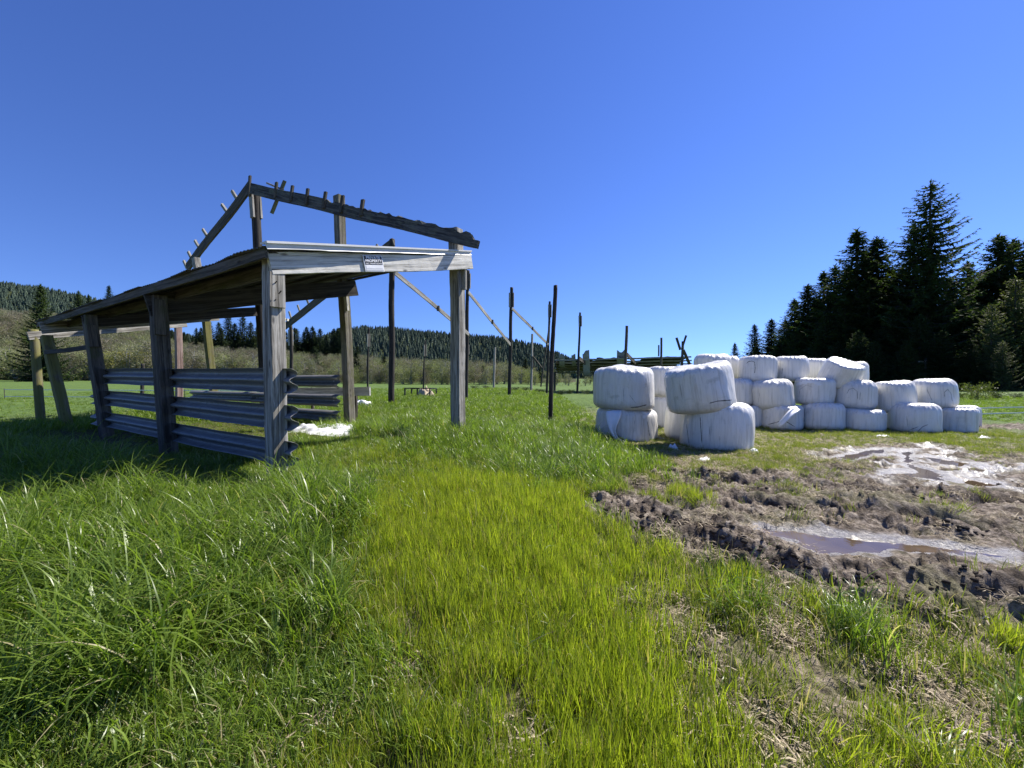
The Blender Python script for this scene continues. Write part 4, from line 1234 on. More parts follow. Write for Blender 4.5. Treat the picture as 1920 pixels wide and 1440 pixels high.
# bright upright meadow grass
cl = [clump('mid', 34, .085, .10, .25, .0022, .0048, .15, .9, 0, M_GYEL, 300 + i, 4) for i in range(8)]
C_MID = grass_collection('meadow_blades', cl)
x, y = cand(36000, -7, 3.2, .25, 7.5)
mud, pd, wet = masks(x, y)
edge = smooth(1.05, .35, x - .16 * (y - 2) + (fbm(x * 1.5, y * 1.5, 301, 3) - .5) * 1.0)
ts = smooth(-.3, .3, poly_sd(x, y, TALL)); ts = np.maximum(ts, smooth(-.3, .3, poly_sd(x, y, TALL2)))
gap = smooth(.26, .42, fbm(x * 2.4, y * 2.4, 303, 3))
yel_ = smooth(-.8, .8, x + .75 + .38 * (y - 1.5) + (fbm(x * 1.7, y * 1.7, 307, 3) - .5) * 2.2)
yel_ = yel_ * (.25 + .75 * smooth(6.0, 3.6, y + (fbm(x * 1.2, y * 1.2, 311, 3) - .5) * 2))
gk = (nrng.random(len(x)) < np.maximum(1 - yel_, .10) * (1 - .6 * ts) * edge * (.35 + .65 * gap)) & in_view(x, y)
gx_, gy_ = x[gk], y[gk]
k = (nrng.random(len(x)) < edge * yel_ * (1 - .75 * ts) * (.4 + .6 * gap)) & in_view(x, y) & (mud < .45)
x, y = x[k], y[k]
s = (.55 + .85 * fbm(x * .9, y * .9, 305, 3)) * nrng.uniform(.75, 1.25, len(x)) * (1 - .25 * smooth(-1.0, -2.5, x))
meadow = finish('meadow_grass', x, y, s, nrng.uniform(.8, 1.25, len(x)), 8, C_MID, tilt=.1)
cl = [clump('low', 34, .11, .07, .24, .0028, .0068, .5, 2.5, 0, M_GLUSH, 350 + i, 5) for i in range(8)]
C_LOW = grass_collection('low_blades', cl)
lowg = finish('matted_grass', gx_, gy_, (.5 + .9 * fbm(gx_ * 1.3, gy_ * 1.3, 309, 3)) * nrng.uniform(.7, 1.3, len(gx_)), nrng.uniform(.7, 1.1, len(gx_)), 8, C_LOW, tilt=.25)
tag(lowg, 'short matted green grass at the near left', 'grass')
tag(meadow, 'bright yellow green meadow grass before the camera', 'grass')

# short green undergrowth on the left, thin tufts on the worn ground at right
cl = [clump('thin', 26, .09, .06, .20, .0024, .0052, .2, 1.7, 0, M_GTUFT, 400 + i, 4) for i in range(6)]
C_THIN = grass_collection('thin_blades', cl)
x, y = cand(110000, -8, 14, .25, 13.5)
mud, pd, wet = masks(x, y)
pat = fbm(x * 1.6, y * 1.6, 401, 4); pat2 = fbm(x * 4.5, y * 4.5, 403, 3)
left = smooth(1.2, -.2, x - .1 * y)
dens = np.where(left > .5, .45, .30 + .70 * smooth(.40, .56, pat * .6 + pat2 * .4))
dens = dens * (1 - smooth(.05, .6, mud) * np.where((fbm(x * 1.3, y * 2.0, 415, 3) > .56) & (y > 4.6), .72, .985)) * np.where(y > 5.5, .75, 1)
k = (nrng.random(len(x)) < dens) & in_view(x, y) & (wet < .35)
x, y = x[k], y[k]
near_ = smooth(9, 3, y)
s = (.55 + .8 * fbm(x * 1.2, y * 1.2, 405, 3)) * nrng.uniform(.6, 1.3, len(x)) * (.6 + .4 * near_) * np.where(x > .3 + .1 * y, 1.05, .9)
thin = finish('thin_grass', x, y, s, nrng.uniform(.7, 1.2, len(x)), 6, C_THIN, tilt=.2)
tag(thin, 'thin worn grass tufts on the bare soil at right', 'grass')

def litter_clump(seed, n=34):
    r = random.Random(seed); vs, fs, rn = [], [], []
    for i in range(n):
        a_ = r.uniform(0, 6.283); rr = .11 * math.sqrt(r.random()); L = r.uniform(.02, .085); wd = r.uniform(.0015, .0038)
        c = Vector((rr * math.cos(a_), rr * math.sin(a_), r.uniform(.0, .012))); b2 = r.uniform(0, 6.283)
        d = Vector((math.cos(b2), math.sin(b2), r.uniform(-.15, .45))); sd = Vector((-d.y, d.x, r.uniform(-.4, .4))) * wd
        mid = c + d * L * .5 + Vector((0, 0, r.uniform(0, .012)))
        q = len(vs); v_ = r.random()
        for p, k in ((c, .8), (mid, 1), (c + d * L, .35)):
            vs += [tuple(p - sd * k), tuple(p + sd * k)]; rn += [v_, v_]
        fs += [(q, q + 1, q + 3, q + 2), (q + 2, q + 3, q + 5, q + 4)]
    me = mesh_py('litter', vs, fs, M_STRAW); at = me.attributes.new('rnd', 'FLOAT', 'POINT'); at.data.foreach_set('value', rn)
    return bpy.data.objects.new('litter', me)
C_LIT = grass_collection('straw_pieces', [litter_clump(700 + i) for i in range(6)])
x, y = cand(15000, -3, 9, .3, 8.5)
mud, pd, wet = masks(x, y)
wn = smooth(.5, 1.3, x - .1 * (y - 2) + (fbm(x * 1.5, y * 1.5, 301, 3) - .5) * .8)
k = (nrng.random(len(x)) < (.25 + .75 * wn) * np.where(mud > .6, .10, .8) * smooth(.30, .55, fbm(x * 2.1, y * 2.1, 411, 3)) * np.clip(5 / (y + 1), 0, 1)) & in_view(x, y) & (wet < .2)
x, y = x[k], y[k]
lit = finish('straw_litter', x, y, nrng.uniform(.7, 1.3, len(x)), np.ones(len(x)), 6, C_LIT, tilt=.05)
tag(lit, 'dead straw litter strewn over the worn ground', 'litter')

# tall seedy clumps low on the right
x, y = [], []
for (tx, ty, tr) in [(1.45, 1.35, .28), (1.72, 1.5, .24), (1.95, 1.35, .2), (2.1, 2.45, .12), (2.5, 1.75, .14), (1.35, 2.5, .14), (2.9, 2.2, .14), (2.3, 5.0, .30), (1.7, 2.9, .12), (1.3, 3.1, .16)]:
    n = int(110 * tr); aa_ = nrng.uniform(0, 6.283, n); rr2 = tr * np.sqrt(nrng.random(n))
    x += list(tx + rr2 * np.cos(aa_)); y += list(ty + rr2 * np.sin(aa_))
x = np.array(x); y = np.array(y)
tuf = finish('tuft_grass', x, y, nrng.uniform(.55, 1.25, len(x)), nrng.uniform(.8, 1.2, len(x)), 8, C_MID, tilt=.25)
n = 90; sx_ = nrng.uniform(-2.5, 2.2, n); sy_ = nrng.uniform(.9, 5.5, n)
cl = [clump('stem', 3, .05, .25, .5, .0025, .0045, .5, 2.4, 0, M_STRAW, 800 + i, 6) for i in range(5)]
stems = finish('dead_stems', sx_, sy_, nrng.uniform(.6, 1.1, n), np.ones(n), 5, grass_collection('stem_blades', cl), tilt=.3)
tag(stems, 'scattered dead grass stems standing in the meadow', 'dead stems')
tag(tuf, 'upright green tufts on the worn ground at right', 'grass')

# grass inside the old barn and further out
cl = [clump('barn', 30, .17, .16, .42, .007, .013, .4, 1.9, 0, M_GBARN, 500 + i, 4) for i in range(6)]
C_BARN = grass_collection('barn_blades', cl)
x, y = cand(90000, -34, 40, 5.5, 42)
lim = 3.0 + .05 * y
pat = fbm(x * .6, y * .6, 501, 3)
dens = np.clip(1.25 - y / 52, .25, 1) * smooth(lim, lim - 1.2, x) * (.55 + .6 * pat) * smooth(5.5, 7.0, y + np.abs(x) * .2)
dens = np.maximum(dens, .55 * smooth(13.2, 15, y) * smooth(13.5, 15.5, x) * (.4 + .8 * pat))
# the open field left and behind is grazed short
field_ = smooth(0, 3, (-x - 8) - (28 - y) * .5)
k = (nrng.random(len(x)) < dens * (1 - .7 * smooth(-9, -15, x + (y - 12) * -.3))) & in_view(x, y, 3)
x, y = x[k], y[k]
s = (.5 + .75 * fbm(x * .45, y * .45, 503, 3)) * nrng.uniform(.7, 1.25, len(x)) * np.where(x < -12 - y * .1, .45, 1) * (.45 + .55 * smooth(.1, 1.3, shed_gap(x, y))) * np.where(x > 12, .62, .5 + .5 * smooth(lim[k], lim[k] - 1.5, x))
barng = finish('barn_grass', x, y, s, nrng.uniform(.6, 1.0, len(x)), 6, C_BARN)
tag(barng, 'green grass growing among the barn posts', 'grass')

# dark clods thrown up along the rim of the ruts
def clods():
    V, Fc = [], []
    r = random.Random(9)
    spots = [(1162, 968), (1185, 972), (1215, 968), (1290, 975), (1330, 985), (1360, 990), (1240, 1000), (1350, 1018), (1420, 1035), (1460, 1050), (1640, 1080), (1720, 1092), (1800, 1080), (1850, 1090), (1820, 990), (1780, 990), (1500, 1062), (1560, 1072), (1300, 900), (1420, 915), (1490, 960), (1660, 925), (1750, 930), (1900, 905), (1200, 985), (1265, 985), (1380, 1030), (1310, 1022)]
    for (x_, y_) in spots:
        for q in range(r.randint(10, 22)):
            gx, gy = ground_px(x_ + r.gauss(0, 26), y_ + r.gauss(0, 6))
            s_ = r.uniform(.008, .026) * (gy / 4) ** .5
            zz = gz(gx, gy)
            n0 = len(V)
            for i in range(5):
                ph = math.pi * i / 4
                for j in range(7):
                    a_ = 2 * math.pi * j / 7
                    k = s_ * r.uniform(.65, 1.35)
                    V.append((gx + k * 1.3 * math.sin(ph) * math.cos(a_), gy + k * math.sin(ph) * math.sin(a_), zz + k * .7 * math.cos(ph)))
            for i in range(4):
                for j in range(7):
                    Fc.append((n0 + i * 7 + j, n0 + (i + 1) * 7 + j, n0 + (i + 1) * 7 + (j + 1) % 7, n0 + i * 7 + (j + 1) % 7))
    o = obj('mud_clods', mesh_np('mud_clods', V, Fc, M_MUDCLOD, False)); o['kind'] = 'stuff'
    tag(o, 'dark clods of churned mud along the ruts', 'mud')
clods()

# ---------------------------------------------------------------- trees
def tube(vs, fs, pts, rads, k=6):
    b0 = len(vs)
    for i, (p, r_) in enumerate(zip(pts, rads)):
        p = Vector(p)
        d = Vector(pts[min(i + 1, len(pts) - 1)]) - Vector(pts[max(i - 1, 0)])
        d.normalize()
        a_ = d.cross(Vector((.3, .9, .1))); a_.normalize(); c_ = d.cross(a_)
        for j in range(k):
            t_ = 2 * math.pi * j / k
            vs.append(tuple(p + a_ * math.cos(t_) * r_ + c_ * math.sin(t_) * r_))
    for i in range(len(pts) - 1):
        for j in range(k):
            fs.append((b0 + i * k + j, b0 + i * k + (j + 1) % k, b0 + (i + 1) * k + (j + 1) % k, b0 + (i + 1) * k + j))

def conifer_mesh(name, seed, H=20.0, Rb=4.6, nbr=230, mat=None, low=.06, spray=.55, sparse_top=False, curve=.9, steps=9):
    r = random.Random(seed); q = np.random.default_rng(seed)
    tv, tf = [], []
    tube(tv, tf, [(0.1 * math.sin(k * .8 + seed), 0, H * k / 10) for k in range(11)], [H * .017 * (1 - k / 10.6) + .02 for k in range(11)], 8)
    tris = []; rn = []
    for b_ in range(nbr):
        t_ = low + (1 - low) * (b_ / nbr) ** .92 * .985
        z0 = t_ * H
        Lr = Rb * ((1 - t_) ** curve) * r.uniform(.55, 1.12) + .12
        if r.random() < .06: Lr *= 1.25
        az = b_ * 2.39996 + r.uniform(-.5, .5)
        dx, dy = math.cos(az), math.sin(az)
        droop = r.uniform(.12, .34) * (1 - t_ * .7); upt = r.uniform(.1, .38)
        n = max(3, int(steps * Lr / Rb * 1.6)); pts = []
        for s in range(n + 1):
            f_ = s / n
            pts.append(Vector((dx * Lr * f_, dy * Lr * f_, z0 - droop * Lr * f_ * (1.6 - 1.1 * f_) + upt * Lr * f_ ** 3)))
        tube(tv, tf, pts[::max(1, n // 3)], [.05 * (1 - k / 6) * H / 20 for k in range(len(pts[::max(1, n // 3)]))], 3)
        for s in range(1, n + 1):
            f_ = s / n
            p = pts[s]; d = (pts[s] - pts[s - 1]).normalized()
            side = Vector((-dy, dx, 0))
            for e in range(7):
                sg = -1 if e % 2 else 1
                ln = spray * r.uniform(.6, 1.3) * (1.15 - .55 * f_) * (Lr / Rb * .5 + .5)
                dr = (d * r.uniform(.2, .9) + side * sg * r.uniform(.25, 1.0) + Vector((0, 0, r.uniform(-.9, .12)))).normalized()
                o0 = p + d * r.uniform(-.25, .25) * spray
                wv = dr.cross(Vector((r.uniform(-.5, .5), r.uniform(-.5, .5), 1))).normalized() * ln * r.uniform(.18, .36)
                tris += [o0 - wv * .6, o0 + dr * ln, o0 + wv * .9]; rn += [r.random()] * 3
    # leader
    for e in range(14):
        a_ = r.uniform(0, 6.28); z0 = H * r.uniform(.955, 1.0)
        dr = Vector((math.cos(a_) * .5, math.sin(a_) * .5, r.uniform(.3, .9))); ln = spray * r.uniform(.5, .9)
        wv = dr.cross(Vector((0, 0, 1))).normalized() * ln * .18
        o0 = Vector((0, 0, z0)); tris += [o0 - wv, o0 + dr * ln, o0 + wv]; rn += [r.random()] * 3
    tm = mesh_np(name + '_trunk', tv, tf, M_BARK, True)
    V = np.array([tuple(v) for v in tris]); Fc = np.arange(len(V)).reshape(-1, 3)
    cm = mesh_np(name + '_crown', V, Fc, mat, False, {'rnd': rn})
    return tm, cm

def broadleaf_mesh(name, seed, H=8.0, Rc=3.0, mat=None, n=2600, size=.22, low=.15, bark=None, twiggy=.5):
    r = random.Random(seed)
    tv, tf = [], []
    tips = []
    nst = r.randint(2, 4)
    for s in range(nst):
        a_ = r.uniform(0, 6.28); sp = r.uniform(.15, .5)
        top = Vector((math.cos(a_) * Rc * sp, math.sin(a_) * Rc * sp, H * r.uniform(.65, .92)))
        base = Vector((math.cos(a_) * .15, math.sin(a_) * .15, -.2))
        pts = [base.lerp(top, k / 5) + Vector((r.uniform(-.12, .12), r.uniform(-.12, .12), 0)) * Rc * .5 for k in range(6)]
        tube(tv, tf, pts, [H * .016 * (1 - k / 6) + .012 for k in range(6)], 6)
        for m_ in range(9):
            k = r.uniform(.25, 1); p0 = base.lerp(top, k)
            b2 = r.uniform(0, 6.28); ln = Rc * r.uniform(.35, .85)
            e = p0 + Vector((math.cos(b2) * ln, math.sin(b2) * ln, ln * r.uniform(.2, 1.0)))
            if e.z > H: e.z = H * r.uniform(.9, 1)
            tube(tv, tf, [p0, p0.lerp(e, .5) + Vector((0, 0, .1)), e], [H * .006, H * .004, .008], 4)
            tips.append((e, Rc * r.uniform(.22, .42)))
            tips.append((p0.lerp(e, .6), Rc * r.uniform(.2, .38)))
    for m_ in range(20):
        a_ = r.uniform(0, 6.28); q = math.sqrt(r.random())
        tips.append((Vector((math.cos(a_) * Rc * q * .85, math.sin(a_) * Rc * q * .85, H * (low + r.random() * .45))), Rc * r.uniform(.25, .4)))
    tris, rn = [], []
    per = n // len(tips)
    for (c, rad) in tips:
        cb = r.random() * .5
        for k in range(per):
            d = Vector((r.gauss(0, 1), r.gauss(0, 1), r.gauss(0, 1))).normalized() * rad * r.random() ** .5
            p = c + d
            if p.z < H * .03: continue
            up = (d.normalized() * .7 + Vector((r.uniform(-.6, .6), r.uniform(-.6, .6), r.uniform(.0, 1.0)))).normalized()
            ln = size * r.uniform(.6, 1.5)
            thin_ = r.uniform(.05, .12) if r.random() < twiggy else r.uniform(.25, .5)
            wv = up.cross(Vector((r.uniform(-1, 1), r.uniform(-1, 1), r.uniform(-1, 1)))).normalized() * ln * thin_
            if thin_ < .15: ln *= 2.6
            tris += [p - wv, p + up * ln, p + wv]; v_ = cb + r.random() * .5; rn += [v_] * 3
    tm = mesh_np(name + '_trunk', tv, tf, bark or M_BARKA, True)
    V = np.array([tuple(v) for v in tris]); Fc = np.arange(len(V)).reshape(-1, 3)
    cm = mesh_np(name + '_crown', V, Fc, mat, False, {'rnd': rn})
    return tm, cm

def plant_tree(kind, meshes, H0, x, y, z, Hh, label, cat='tree', group=None, wide=1.0, rot=None, trunk_name='trunk', crown_name='crown'):
    root = link(bpy.data.objects.new(kind, None))
    root.location = (x, y, z); root.rotation_euler = (0, 0, rng.uniform(0, 6.28) if rot is None else rot)
    s = Hh / H0
    root.scale = (s * wide, s * wide, s)
    tag(root, label, cat, group)
    for nm, me in zip((trunk_name, crown_name), meshes):
        c = link(bpy.data.objects.new(nm, me)); c.parent = root
    return root

# ---- hills -------------------------------------------------------------
HILL_PTS = [(-700, 540), (-300, 525), (0, 549), (70, 556), (140, 569), (230, 590), (330, 640), (420, 655), (560, 660), (640, 634), (683, 628), (730, 631), (803, 637), (847, 641), (880, 644), (933, 647), (975, 655), (1013, 662), (1040, 674), (1080, 690), (1130, 697), (1250, 701), (1400, 703), (2300, 700)]
def hill_y(p): return np.interp(p, [a for a, b in HILL_PTS], [b for a, b in HILL_PTS])
HY = 620.0
def hill_h(x, y):
    """ground height of the far hills"""
    p = 960 + x / y * F
    ridge = (708 + 13 - hill_y(p)) / F * HY
    ridge = np.maximum(ridge - 6, 3.5)
    k = smooth(230, HY, y)
    lum = (fbm(x * .006, y * .006, 601, 4) - .5) * .35
    return ridge * np.clip(k * (1 + lum * (1 - k) * 2), 0, 1.2) - 6 * smooth(HY, HY * 1.8, y) * 4
mh, t, b, out = new_mat('hill_ground')
geo = t.nodes.new('ShaderNodeNewGeometry')
t.links.new(ramp(t, noise(t, geo.outputs['Position'], .02, 6, .7), [(.3, (.020, .028, .012)), (.7, (.05, .06, .024))]), b.inputs['Base Color'])
b.inputs['Roughness'].default_value = 1; b.inputs['Specular IOR Level'].default_value = .05
yy = np.geomspace(190, 1300, 60); pp = np.linspace(-900, 2500, 260)
Y_, P_ = np.meshgrid(yy, pp, indexing='ij'); X_ = (P_ - 960) / F * Y_
Z_ = hill_h(X_, Y_) + .0035 * 150 - .8
i = np.arange(59)[:, None] * 260 + np.arange(259)[None]
o = obj('hills', mesh_np('hills', np.stack([X_, Y_, Z_], -1).reshape(-1, 3), np.stack([i, i + 1, i + 261, i + 260], -1).reshape(-1, 4), mh, True)); tag(o, kind='structure')

# near slope at the left where the alders and conifers stand
def slope_h(x, y):
    p = 960 + x / y * F
    amp = np.interp(p, [-600, 0, 250, 450, 640, 760, 1000], [33, 29, 19, 11, 6.0, 1.5, 0.3])
    return amp * smooth(105, 190, y) * (1 + .25 * (fbm(x * .03, y * .03, 611, 3) - .5))
ms, t, b, out = new_mat('slope_ground')
geo = t.nodes.new('ShaderNodeNewGeometry')
t.links.new(ramp(t, noise(t, geo.outputs['Position'], .12, 6, .7), [(.3, (.035, .04, .018)), (.7, (.09, .09, .045))]), b.inputs['Base Color'])
b.inputs['Roughness'].default_value = 1; b.inputs['Specular IOR Level'].default_value = .05
yy = np.linspace(100, 250, 50); pp = np.linspace(-600, 1080, 200)
Y_, P_ = np.meshgrid(yy, pp, indexing='ij'); X_ = (P_ - 960) / F * Y_
def slope_z(x, y): return slope_h(x, y) + .0035 * np.clip(np.hypot(x, y) - 40, 0, 200)
Z_ = slope_z(X_, Y_) - .15 + .2 * smooth(104, 112, Y_) - .0 - 12 * smooth(215, 250, Y_)
i = np.arange(49)[:, None] * 200 + np.arange(199)[None]
o = obj('hillside', mesh_np('hillside', np.stack([X_, Y_, Z_], -1).reshape(-1, 3), np.stack([i, i + 1, i + 201, i + 200], -1).reshape(-1, 4), ms, True)); tag(o, kind='structure')

# far forest: low conifers covering the hills, one mass
def far_forest():
    r = np.random.default_rng(31)
    n = 17000
    y = r.uniform(260, 640, n) ** 1.0; p = r.uniform(-120, 1500, n)
    keep = (r.random(n) < np.clip((y / 640) ** 1.0, .2, 1))
    keep &= (p > 420) | (y > 430)
    y, p = y[keep], p[keep]
    x = (p - 960) / F * y
    z = hill_h(x, y) + .0035 * 150 - .8
    V, Fc, rn = [], [], []
    k = 0
    for xx, y_, zz in zip(x, y, z):
        h = r.uniform(5, 11); w_ = h * r.uniform(.20, .32)
        c = r.random()
        for tier in range(4):
            z0 = zz + h * tier * .23; z1 = zz + h * min(1, tier * .23 + .42); ww = w_ * (1 - tier * .23)
            a0 = r.uniform(0, 6.28)
            for j in range(5):
                a_ = a0 + j * 1.2566; b_ = a_ + 1.2566 * .8
                V += [(xx + math.cos(a_) * ww, y_ + math.sin(a_) * ww, z0 + r.uniform(-.4, .4)), (xx + math.cos(b_) * ww, y_ + math.sin(b_) * ww, z0 + r.uniform(-.4, .4)), (xx, y_, z1)]
                rn += [c] * 3
    V = np.array(V); o = obj('distant_forest', mesh_np('distant_forest', V, np.arange(len(V)).reshape(-1, 3), M_FARF, False, {'rnd': rn}))
    o['kind'] = 'stuff'; tag(o, 'dark conifer forest covering the far hills', 'forest')
far_forest()

# prototypes
SPR = [conifer_mesh('spruce_tree', 11, 22, 6.6, 300, M_CONIF, .04, 1.0, steps=10),
       conifer_mesh('spruce_tree', 12, 22, 6.2, 320, M_CONIF, .03, 1.05, curve=.82, steps=9),
       conifer_mesh('spruce_tree', 13, 22, 5.6, 300, M_CONIF, .04, .95, curve=.88, steps=9)]
BIG = conifer_mesh('spruce_tree', 21, 26, 7.4, 290, M_CONIF, .05, .85, curve=.66, steps=13)
FIR = [conifer_mesh('fir_tree', 31 + k, 18, 4.4 + .4 * k, 190, M_CONIF2, .03, 1.1, curve=.8, steps=6) for k in range(3)]
ALD = [broadleaf_mesh('alder_tree', 41 + k, 8, 2.7, [M_ALDER, M_ALDERG, M_ALDERB, M_ALDER, M_ALDERG][k], 2600, .22, [.02, .05, .10, .0, .05][k], None, .7) for k in range(5)]
ALDY = broadleaf_mesh('alder_tree', 49, 8, 3.2, M_ALDERY, 2600, .24, .12, twiggy=.3)
BUS = [broadleaf_mesh('shrub', 61 + k, 1.6, 1.3, M_BUSH, 1500, .12, .05, M_BARK, .2) for k in range(2)]
BUSY = broadleaf_mesh('shrub', 65, 1.8, 1.7, M_BUSHY, 1800, .11, .05, M_BARK, .15)
GREENT = [conifer_mesh('hemlock_tree', 71 + k, 14, 4.6, 210, M_GREENT, .02, .60, curve=.62, steps=10) for k in range(2)]

def gfar(x, y): return .0035 * max(0, min(200, math.hypot(x, y) - 40))
# the dark wood on the right: px of trunk, y of the tip, distance, prototype, width
WOOD = [
    (1378, 643, 92, 2, 1.0, 'smallest spruce at the left end of the dark wood above the bales'),
    (1415, 608, 86, 2, 1.1, 'small pointed spruce standing just left of the dark wood'),
    (1447, 598, 82, 1, 1.1, 'low spruce at the left shoulder of the dark wood'),
    (1472, 600, 78, 0, 1.1, None), (1490, 560, 74, 1, 1.0, None),
    (1515, 533, 70, 1, 1.15, 'dense dark spruce on the descending left slope of the wood'),
    (1545, 508, 68, 2, 1.1, 'middling spruce on the slope of the wood, next left of the taller twin spruces'),
    (1566, 498, 64, 0, 1.0, None),
    (1607, 430, 60, 2, 1.15, 'tall spruce, left of the twin pair below the tallest tree'),
    (1645, 444, 60, 1, 1.0, 'tall spruce, right of the twin pair below the tallest tree'),
    (1630, 520, 56, 1, 1.2, None), (1585, 560, 58, 0, 1.1, None), (1548, 590, 60, 1, 1.1, None), (1500, 610, 66, 1, 1.2, None),
    (1692, 500, 56, 0, 1.0, None), (1715, 420, 54, 2, .95, 'narrow spruce hugging the tallest tree on its left'),
    (1745, 340, 52, 'B', 1.05, 'tallest spruce with upswept branches rising over the wood'),
    (1780, 520, 52, 1, 1.1, None), (1800, 560, 50, 0, 1.2, None), (1668, 590, 52, 1, 1.2, None), (1672, 505, 58, 1, 1.1, None), (1625, 470, 62, 2, 1.1, None), (1590, 500, 64, 2, 1.1, None), (1530, 560, 70, 1, 1.1, None), (1815, 490, 58, 2, 1.0, None), (1835, 520, 56, 1, 1.0, None), (1725, 590, 49, 1, 1.2, None),
    (1852, 500, 55, 0, 1.0, None), (1872, 440, 54, 1, 1.05, 'tall dark spruce near the right edge behind the pale trees'),
    (1900, 448, 55, 2, 1.1, 'dark spruce at the right edge behind the pale trees'), (1940, 440, 54, 1, 1.1, None), (1990, 420, 55, 0, 1.1, None), (2060, 430, 55, 1, 1.2, None),
    (1610, 620, 50, 1, 1.2, None), (1765, 620, 46, 1, 1.3, None), (1850, 610, 47, 0, 1.3, None), (1640, 640, 48, 0, 1.2, None), (1700, 640, 46, 1, 1.2, None), (1570, 640, 54, 1, 1.2, None),
    (1820, 640, 44, 1, 1.2, None), (1890, 640, 44, 1, 1.2, None), (1950, 600, 46, 1, 1.2, None), (1530, 650, 58, 0, 1.2, None), (1460, 645, 72, 1, 1.2, None), (1420, 650, 80, 0, 1.2, None),
]
for (p_, yt, Y, k, wd, lab) in WOOD:
    q = px(p_, yt, Y); z = gfar(q.x, Y) - .1
    m_, h0 = (BIG, 26) if k == 'B' else (SPR[k], 22)
    plant_tree('spruce_tree', m_, h0, q.x, Y, z, q.z - z, lab or 'dark spruce merging into the shaded mass of the wood behind the bales', 'tree', 'spruces of the dark wood', wd * (1.0 if k == 'B' else 1.28))
for (p_, yt, Y, k, wd, lab) in [(1905, 520, 47, 0, .9, 'pale green feathery tree at the right edge before the dark spruces'), (1860, 570, 45, 1, .85, 'olive feathery tree left of the pale green one at the right edge'), (1965, 510, 46, 1, 1.0, 'pale feathery tree just past the right edge'),
                                (1880, 640, 42, 0, .9, 'low olive tree before the feathery trees at the right edge')]:
    q = px(p_, yt, Y); z = gfar(q.x, Y) - .1
    plant_tree('hemlock_tree', GREENT[k], 14, q.x, Y, z, q.z - z, lab, 'tree', 'pale trees at the right edge', wd)
for (p_, yt, Y, hw, m_, lab) in [(1835, 722, 27, 1.0, BUSY, 'sunlit yellow green bush right of the bales'), (1868, 735, 28, 1.2, BUS[0], 'low dark shrub behind the sunlit bush'),
                             (1905, 738, 29, 1.2, BUS[1], 'low shrub at the right edge of the field'), (1945, 736, 29, 1.3, BUS[0], 'low shrub just past the right edge of the field'), (1800, 738, 29, 1.1, BUS[1], 'low dark shrub close behind the right end of the bales')]:
    q = px(p_, yt, Y); z = gz(q.x, Y) - .05
    plant_tree('shrub', m_, 1.8 if m_ is BUSY else 1.6, q.x, Y, z, q.z - z, lab, 'shrub', 'shrubs along the field edge', hw, None, 'stem', 'foliage')
for (p_, yt, Y, hw, k, lab) in [(890, 733, 40, 1.6, 0, 'low bramble between the far pale posts'), (912, 731, 42, 1.5, 1, 'low bramble left of the pale square post'), (965, 735, 36, 1.6, 1, 'low bramble beside the lone dark pole'), (985, 737, 37, 1.5, 0, 'low bramble at the foot of the pale post'),
                            (1012, 738, 36, 1.5, 1, 'low bramble left of the slim post'), (1052, 736, 36, 1.7, 0, 'dark bramble mound right of the slim post'), (1068, 733, 37, 1.5, 1, 'bramble under the left end of the collapsed roof'), (1098, 740, 36, 1.5, 1, 'low bramble left of the left bale tower'),
                            (1120, 741, 36, 1.5, 0, 'bramble mostly behind the left bale tower')]:
    q = px(p_, yt, Y); z = gz(q.x, Y) - .05
    plant_tree('bramble', BUS[k], 1.6, q.x, Y, z, max(.4, q.z - z), lab, 'shrub', 'brambles along the far side of the barn', hw, None, 'stem', 'foliage')

# spruces and conifers on the left
for (p_, yt, Y, k, wd, lab) in [(76, 533, 88, 0, .95, 'lone spruce standing before the grey alder slope at far left'),
                                (147, 545, 170, 1, .9, 'conifer tip showing over the shed roof, left of the pair'), (166, 552, 172, 2, .9, 'lower conifer tip right beside the one over the shed roof'),
                                (204, 535, 165, 2, .95, 'dark conifer showing just above the shed roof edge')]:
    q = px(p_, yt, Y); z = float(slope_z(np.array([q.x]), np.array([Y]))[0]) if Y > 105 else gfar(q.x, Y) - .1
    plant_tree('spruce_tree', SPR[k], 22, q.x, Y, z, q.z - z, lab, 'tree', 'conifers at far left', wd)
r = random.Random(77)
MIDC = [(368, 615), (392, 600), (410, 604), (428, 590), (440, 606), (455, 592), (470, 604), (484, 610), (500, 606), (520, 614), (536, 622), (556, 616), (570, 622), (586, 612), (600, 616), (612, 628), (626, 616), (640, 632), (415, 622), (448, 626), (476, 630), (508, 632), (546, 634), (592, 632), (632, 642), (655, 640), (670, 648), (345, 622), (322, 618), (300, 610)]
MIDC += [(r.uniform(310, 660), r.uniform(612, 640)) for _ in range(45)]
for i, (p_, yt) in enumerate(MIDC):
    Y = r.uniform(165, 195); q = px(p_, yt, Y); z = float(slope_z(np.array([q.x]), np.array([Y]))[0])
    plant_tree('fir_tree', FIR[i % 3], 18, q.x, Y, z, q.z - z, 'dark conifer in the row rising above the alders left of the barn', 'tree', 'conifers above the alders', 1.25)
for (p_, yt, Y, lab) in [(1012, 690, 95, 'dark conifer in the far scrub behind the pale post'), (720, 668, 90, 'dark conifer in the scrub behind the thick ridge pole'), (858, 672, 100, 'dark conifer in the scrub left of the front corner post'), (668, 660, 78, 'dark bushy conifer beside the shed\'s back post'),
                         (590, 650, 110, 'dark leaning conifer standing among the alders behind the shed\'s front post'), (905, 685, 85, 'small dark conifer among the scrub right of the corner post'), (985, 672, 98, 'dark conifer in the scrub left of the pale post')]:
    q = px(p_, yt, Y); z = gfar(q.x, Y) - .1
    plant_tree('fir_tree', FIR[rng.randint(0, 2)], 18, q.x, Y, z, q.z - z, lab, 'tree', 'conifers among the scrub', 1.5)

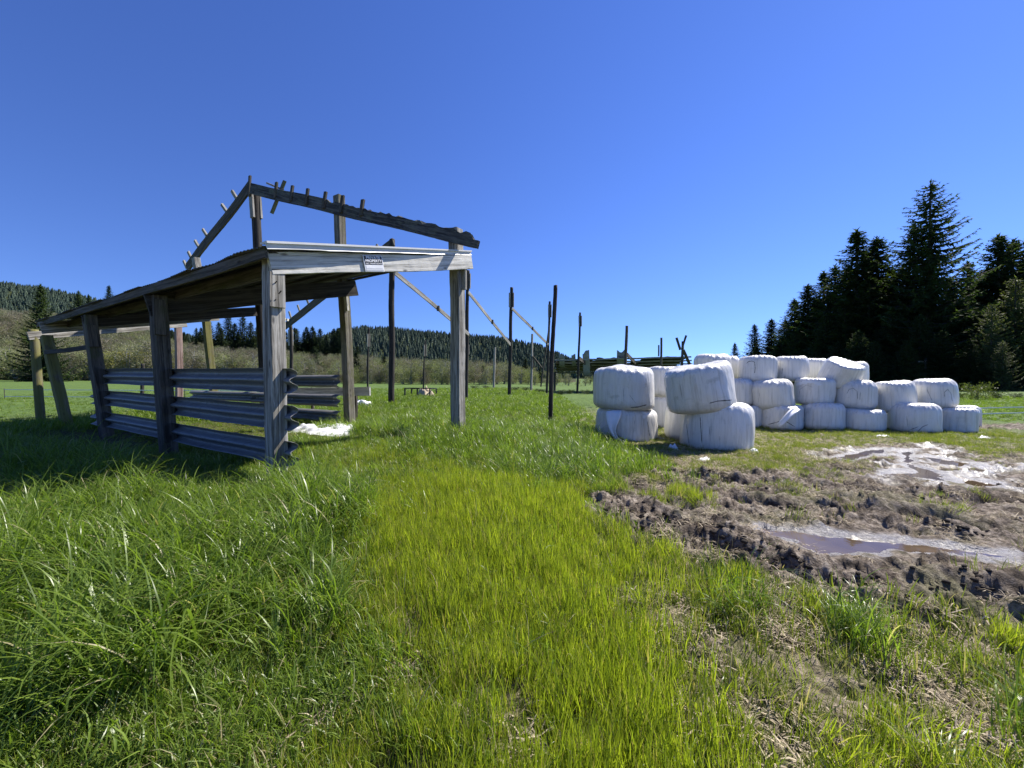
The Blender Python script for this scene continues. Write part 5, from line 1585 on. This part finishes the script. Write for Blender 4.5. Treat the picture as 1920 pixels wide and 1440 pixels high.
# alders: the front trees are things of their own, the slope behind them reads as one wood
r = random.Random(99)
def alder_edge(p):   # distance of the wood's edge and height of the front trees' tips at a pixel column
    return float(np.interp(p, [-200, 100, 400, 560, 660, 800, 1000, 1150], [104, 106, 106, 100, 70, 62, 62, 70])), \
           float(np.interp(p, [-200, 0, 100, 250, 400, 500, 600, 660, 750, 850, 950, 1050, 1120], [640, 645, 640, 630, 650, 655, 668, 668, 672, 676, 680, 690, 694]))
AL = 'bare grey green alder in the wood edge across the field'
for i in range(105):
    p_ = -150 + i * 12.2 + r.uniform(-6, 6)
    Y, yt = alder_edge(p_); Y += r.uniform(0, 9); yt += r.uniform(-12, 16)
    q = px(p_, yt, Y); z = gfar(q.x, Y) - .1
    yel = 225 < p_ < 285 and i % 2
    plant_tree('alder_tree', ALDY if yel else ALD[r.randint(0, 4)], 9.4, q.x, Y, z, q.z - z, 'yellow budded alder under the shed roof\'s far end' if yel else AL, 'tree', 'alders of the wood edge', r.uniform(1.0, 1.5))
# the slope of alders as one mass
pts, rots, sc_, idx = [], [], [], []
cA = bpy.data.collections.new('alder_sources')
for i in range(4):
    o = bpy.data.objects.new('alder_source_%02d' % i, ALD[i][1]); cA.objects.link(o)
for i in range(1500):
    p_ = r.uniform(-350, 1000); Y = r.uniform(112, 205) if p_ < 700 else r.uniform(75, 200)
    x_ = (p_ - 960) / F * Y
    z = float(slope_z(np.array([x_]), np.array([Y]))[0]) - .2
    cap = (1.55 + (708 - np.interp(p_, [-350, 0, 100, 250, 330, 400, 500, 640, 750, 850, 950, 1000], [575, 580, 585, 606, 636, 646, 652, 664, 670, 676, 682, 688]) + r.uniform(-6, 6)) / F * Y - z) / 9.4
    s = min(r.uniform(.75, 1.25), cap)
    if s < .25: continue
    pts.append((x_, Y, z)); rots.append((0, 0, r.uniform(0, 6.28))); sc_.append((s, s, s)); idx.append(r.randint(0, 3))
o = scatter('alder_wood', pts, rots, sc_, idx, cA); o['kind'] = 'stuff'
tag(o, 'bare grey green alder wood covering the slope at left', 'wood')
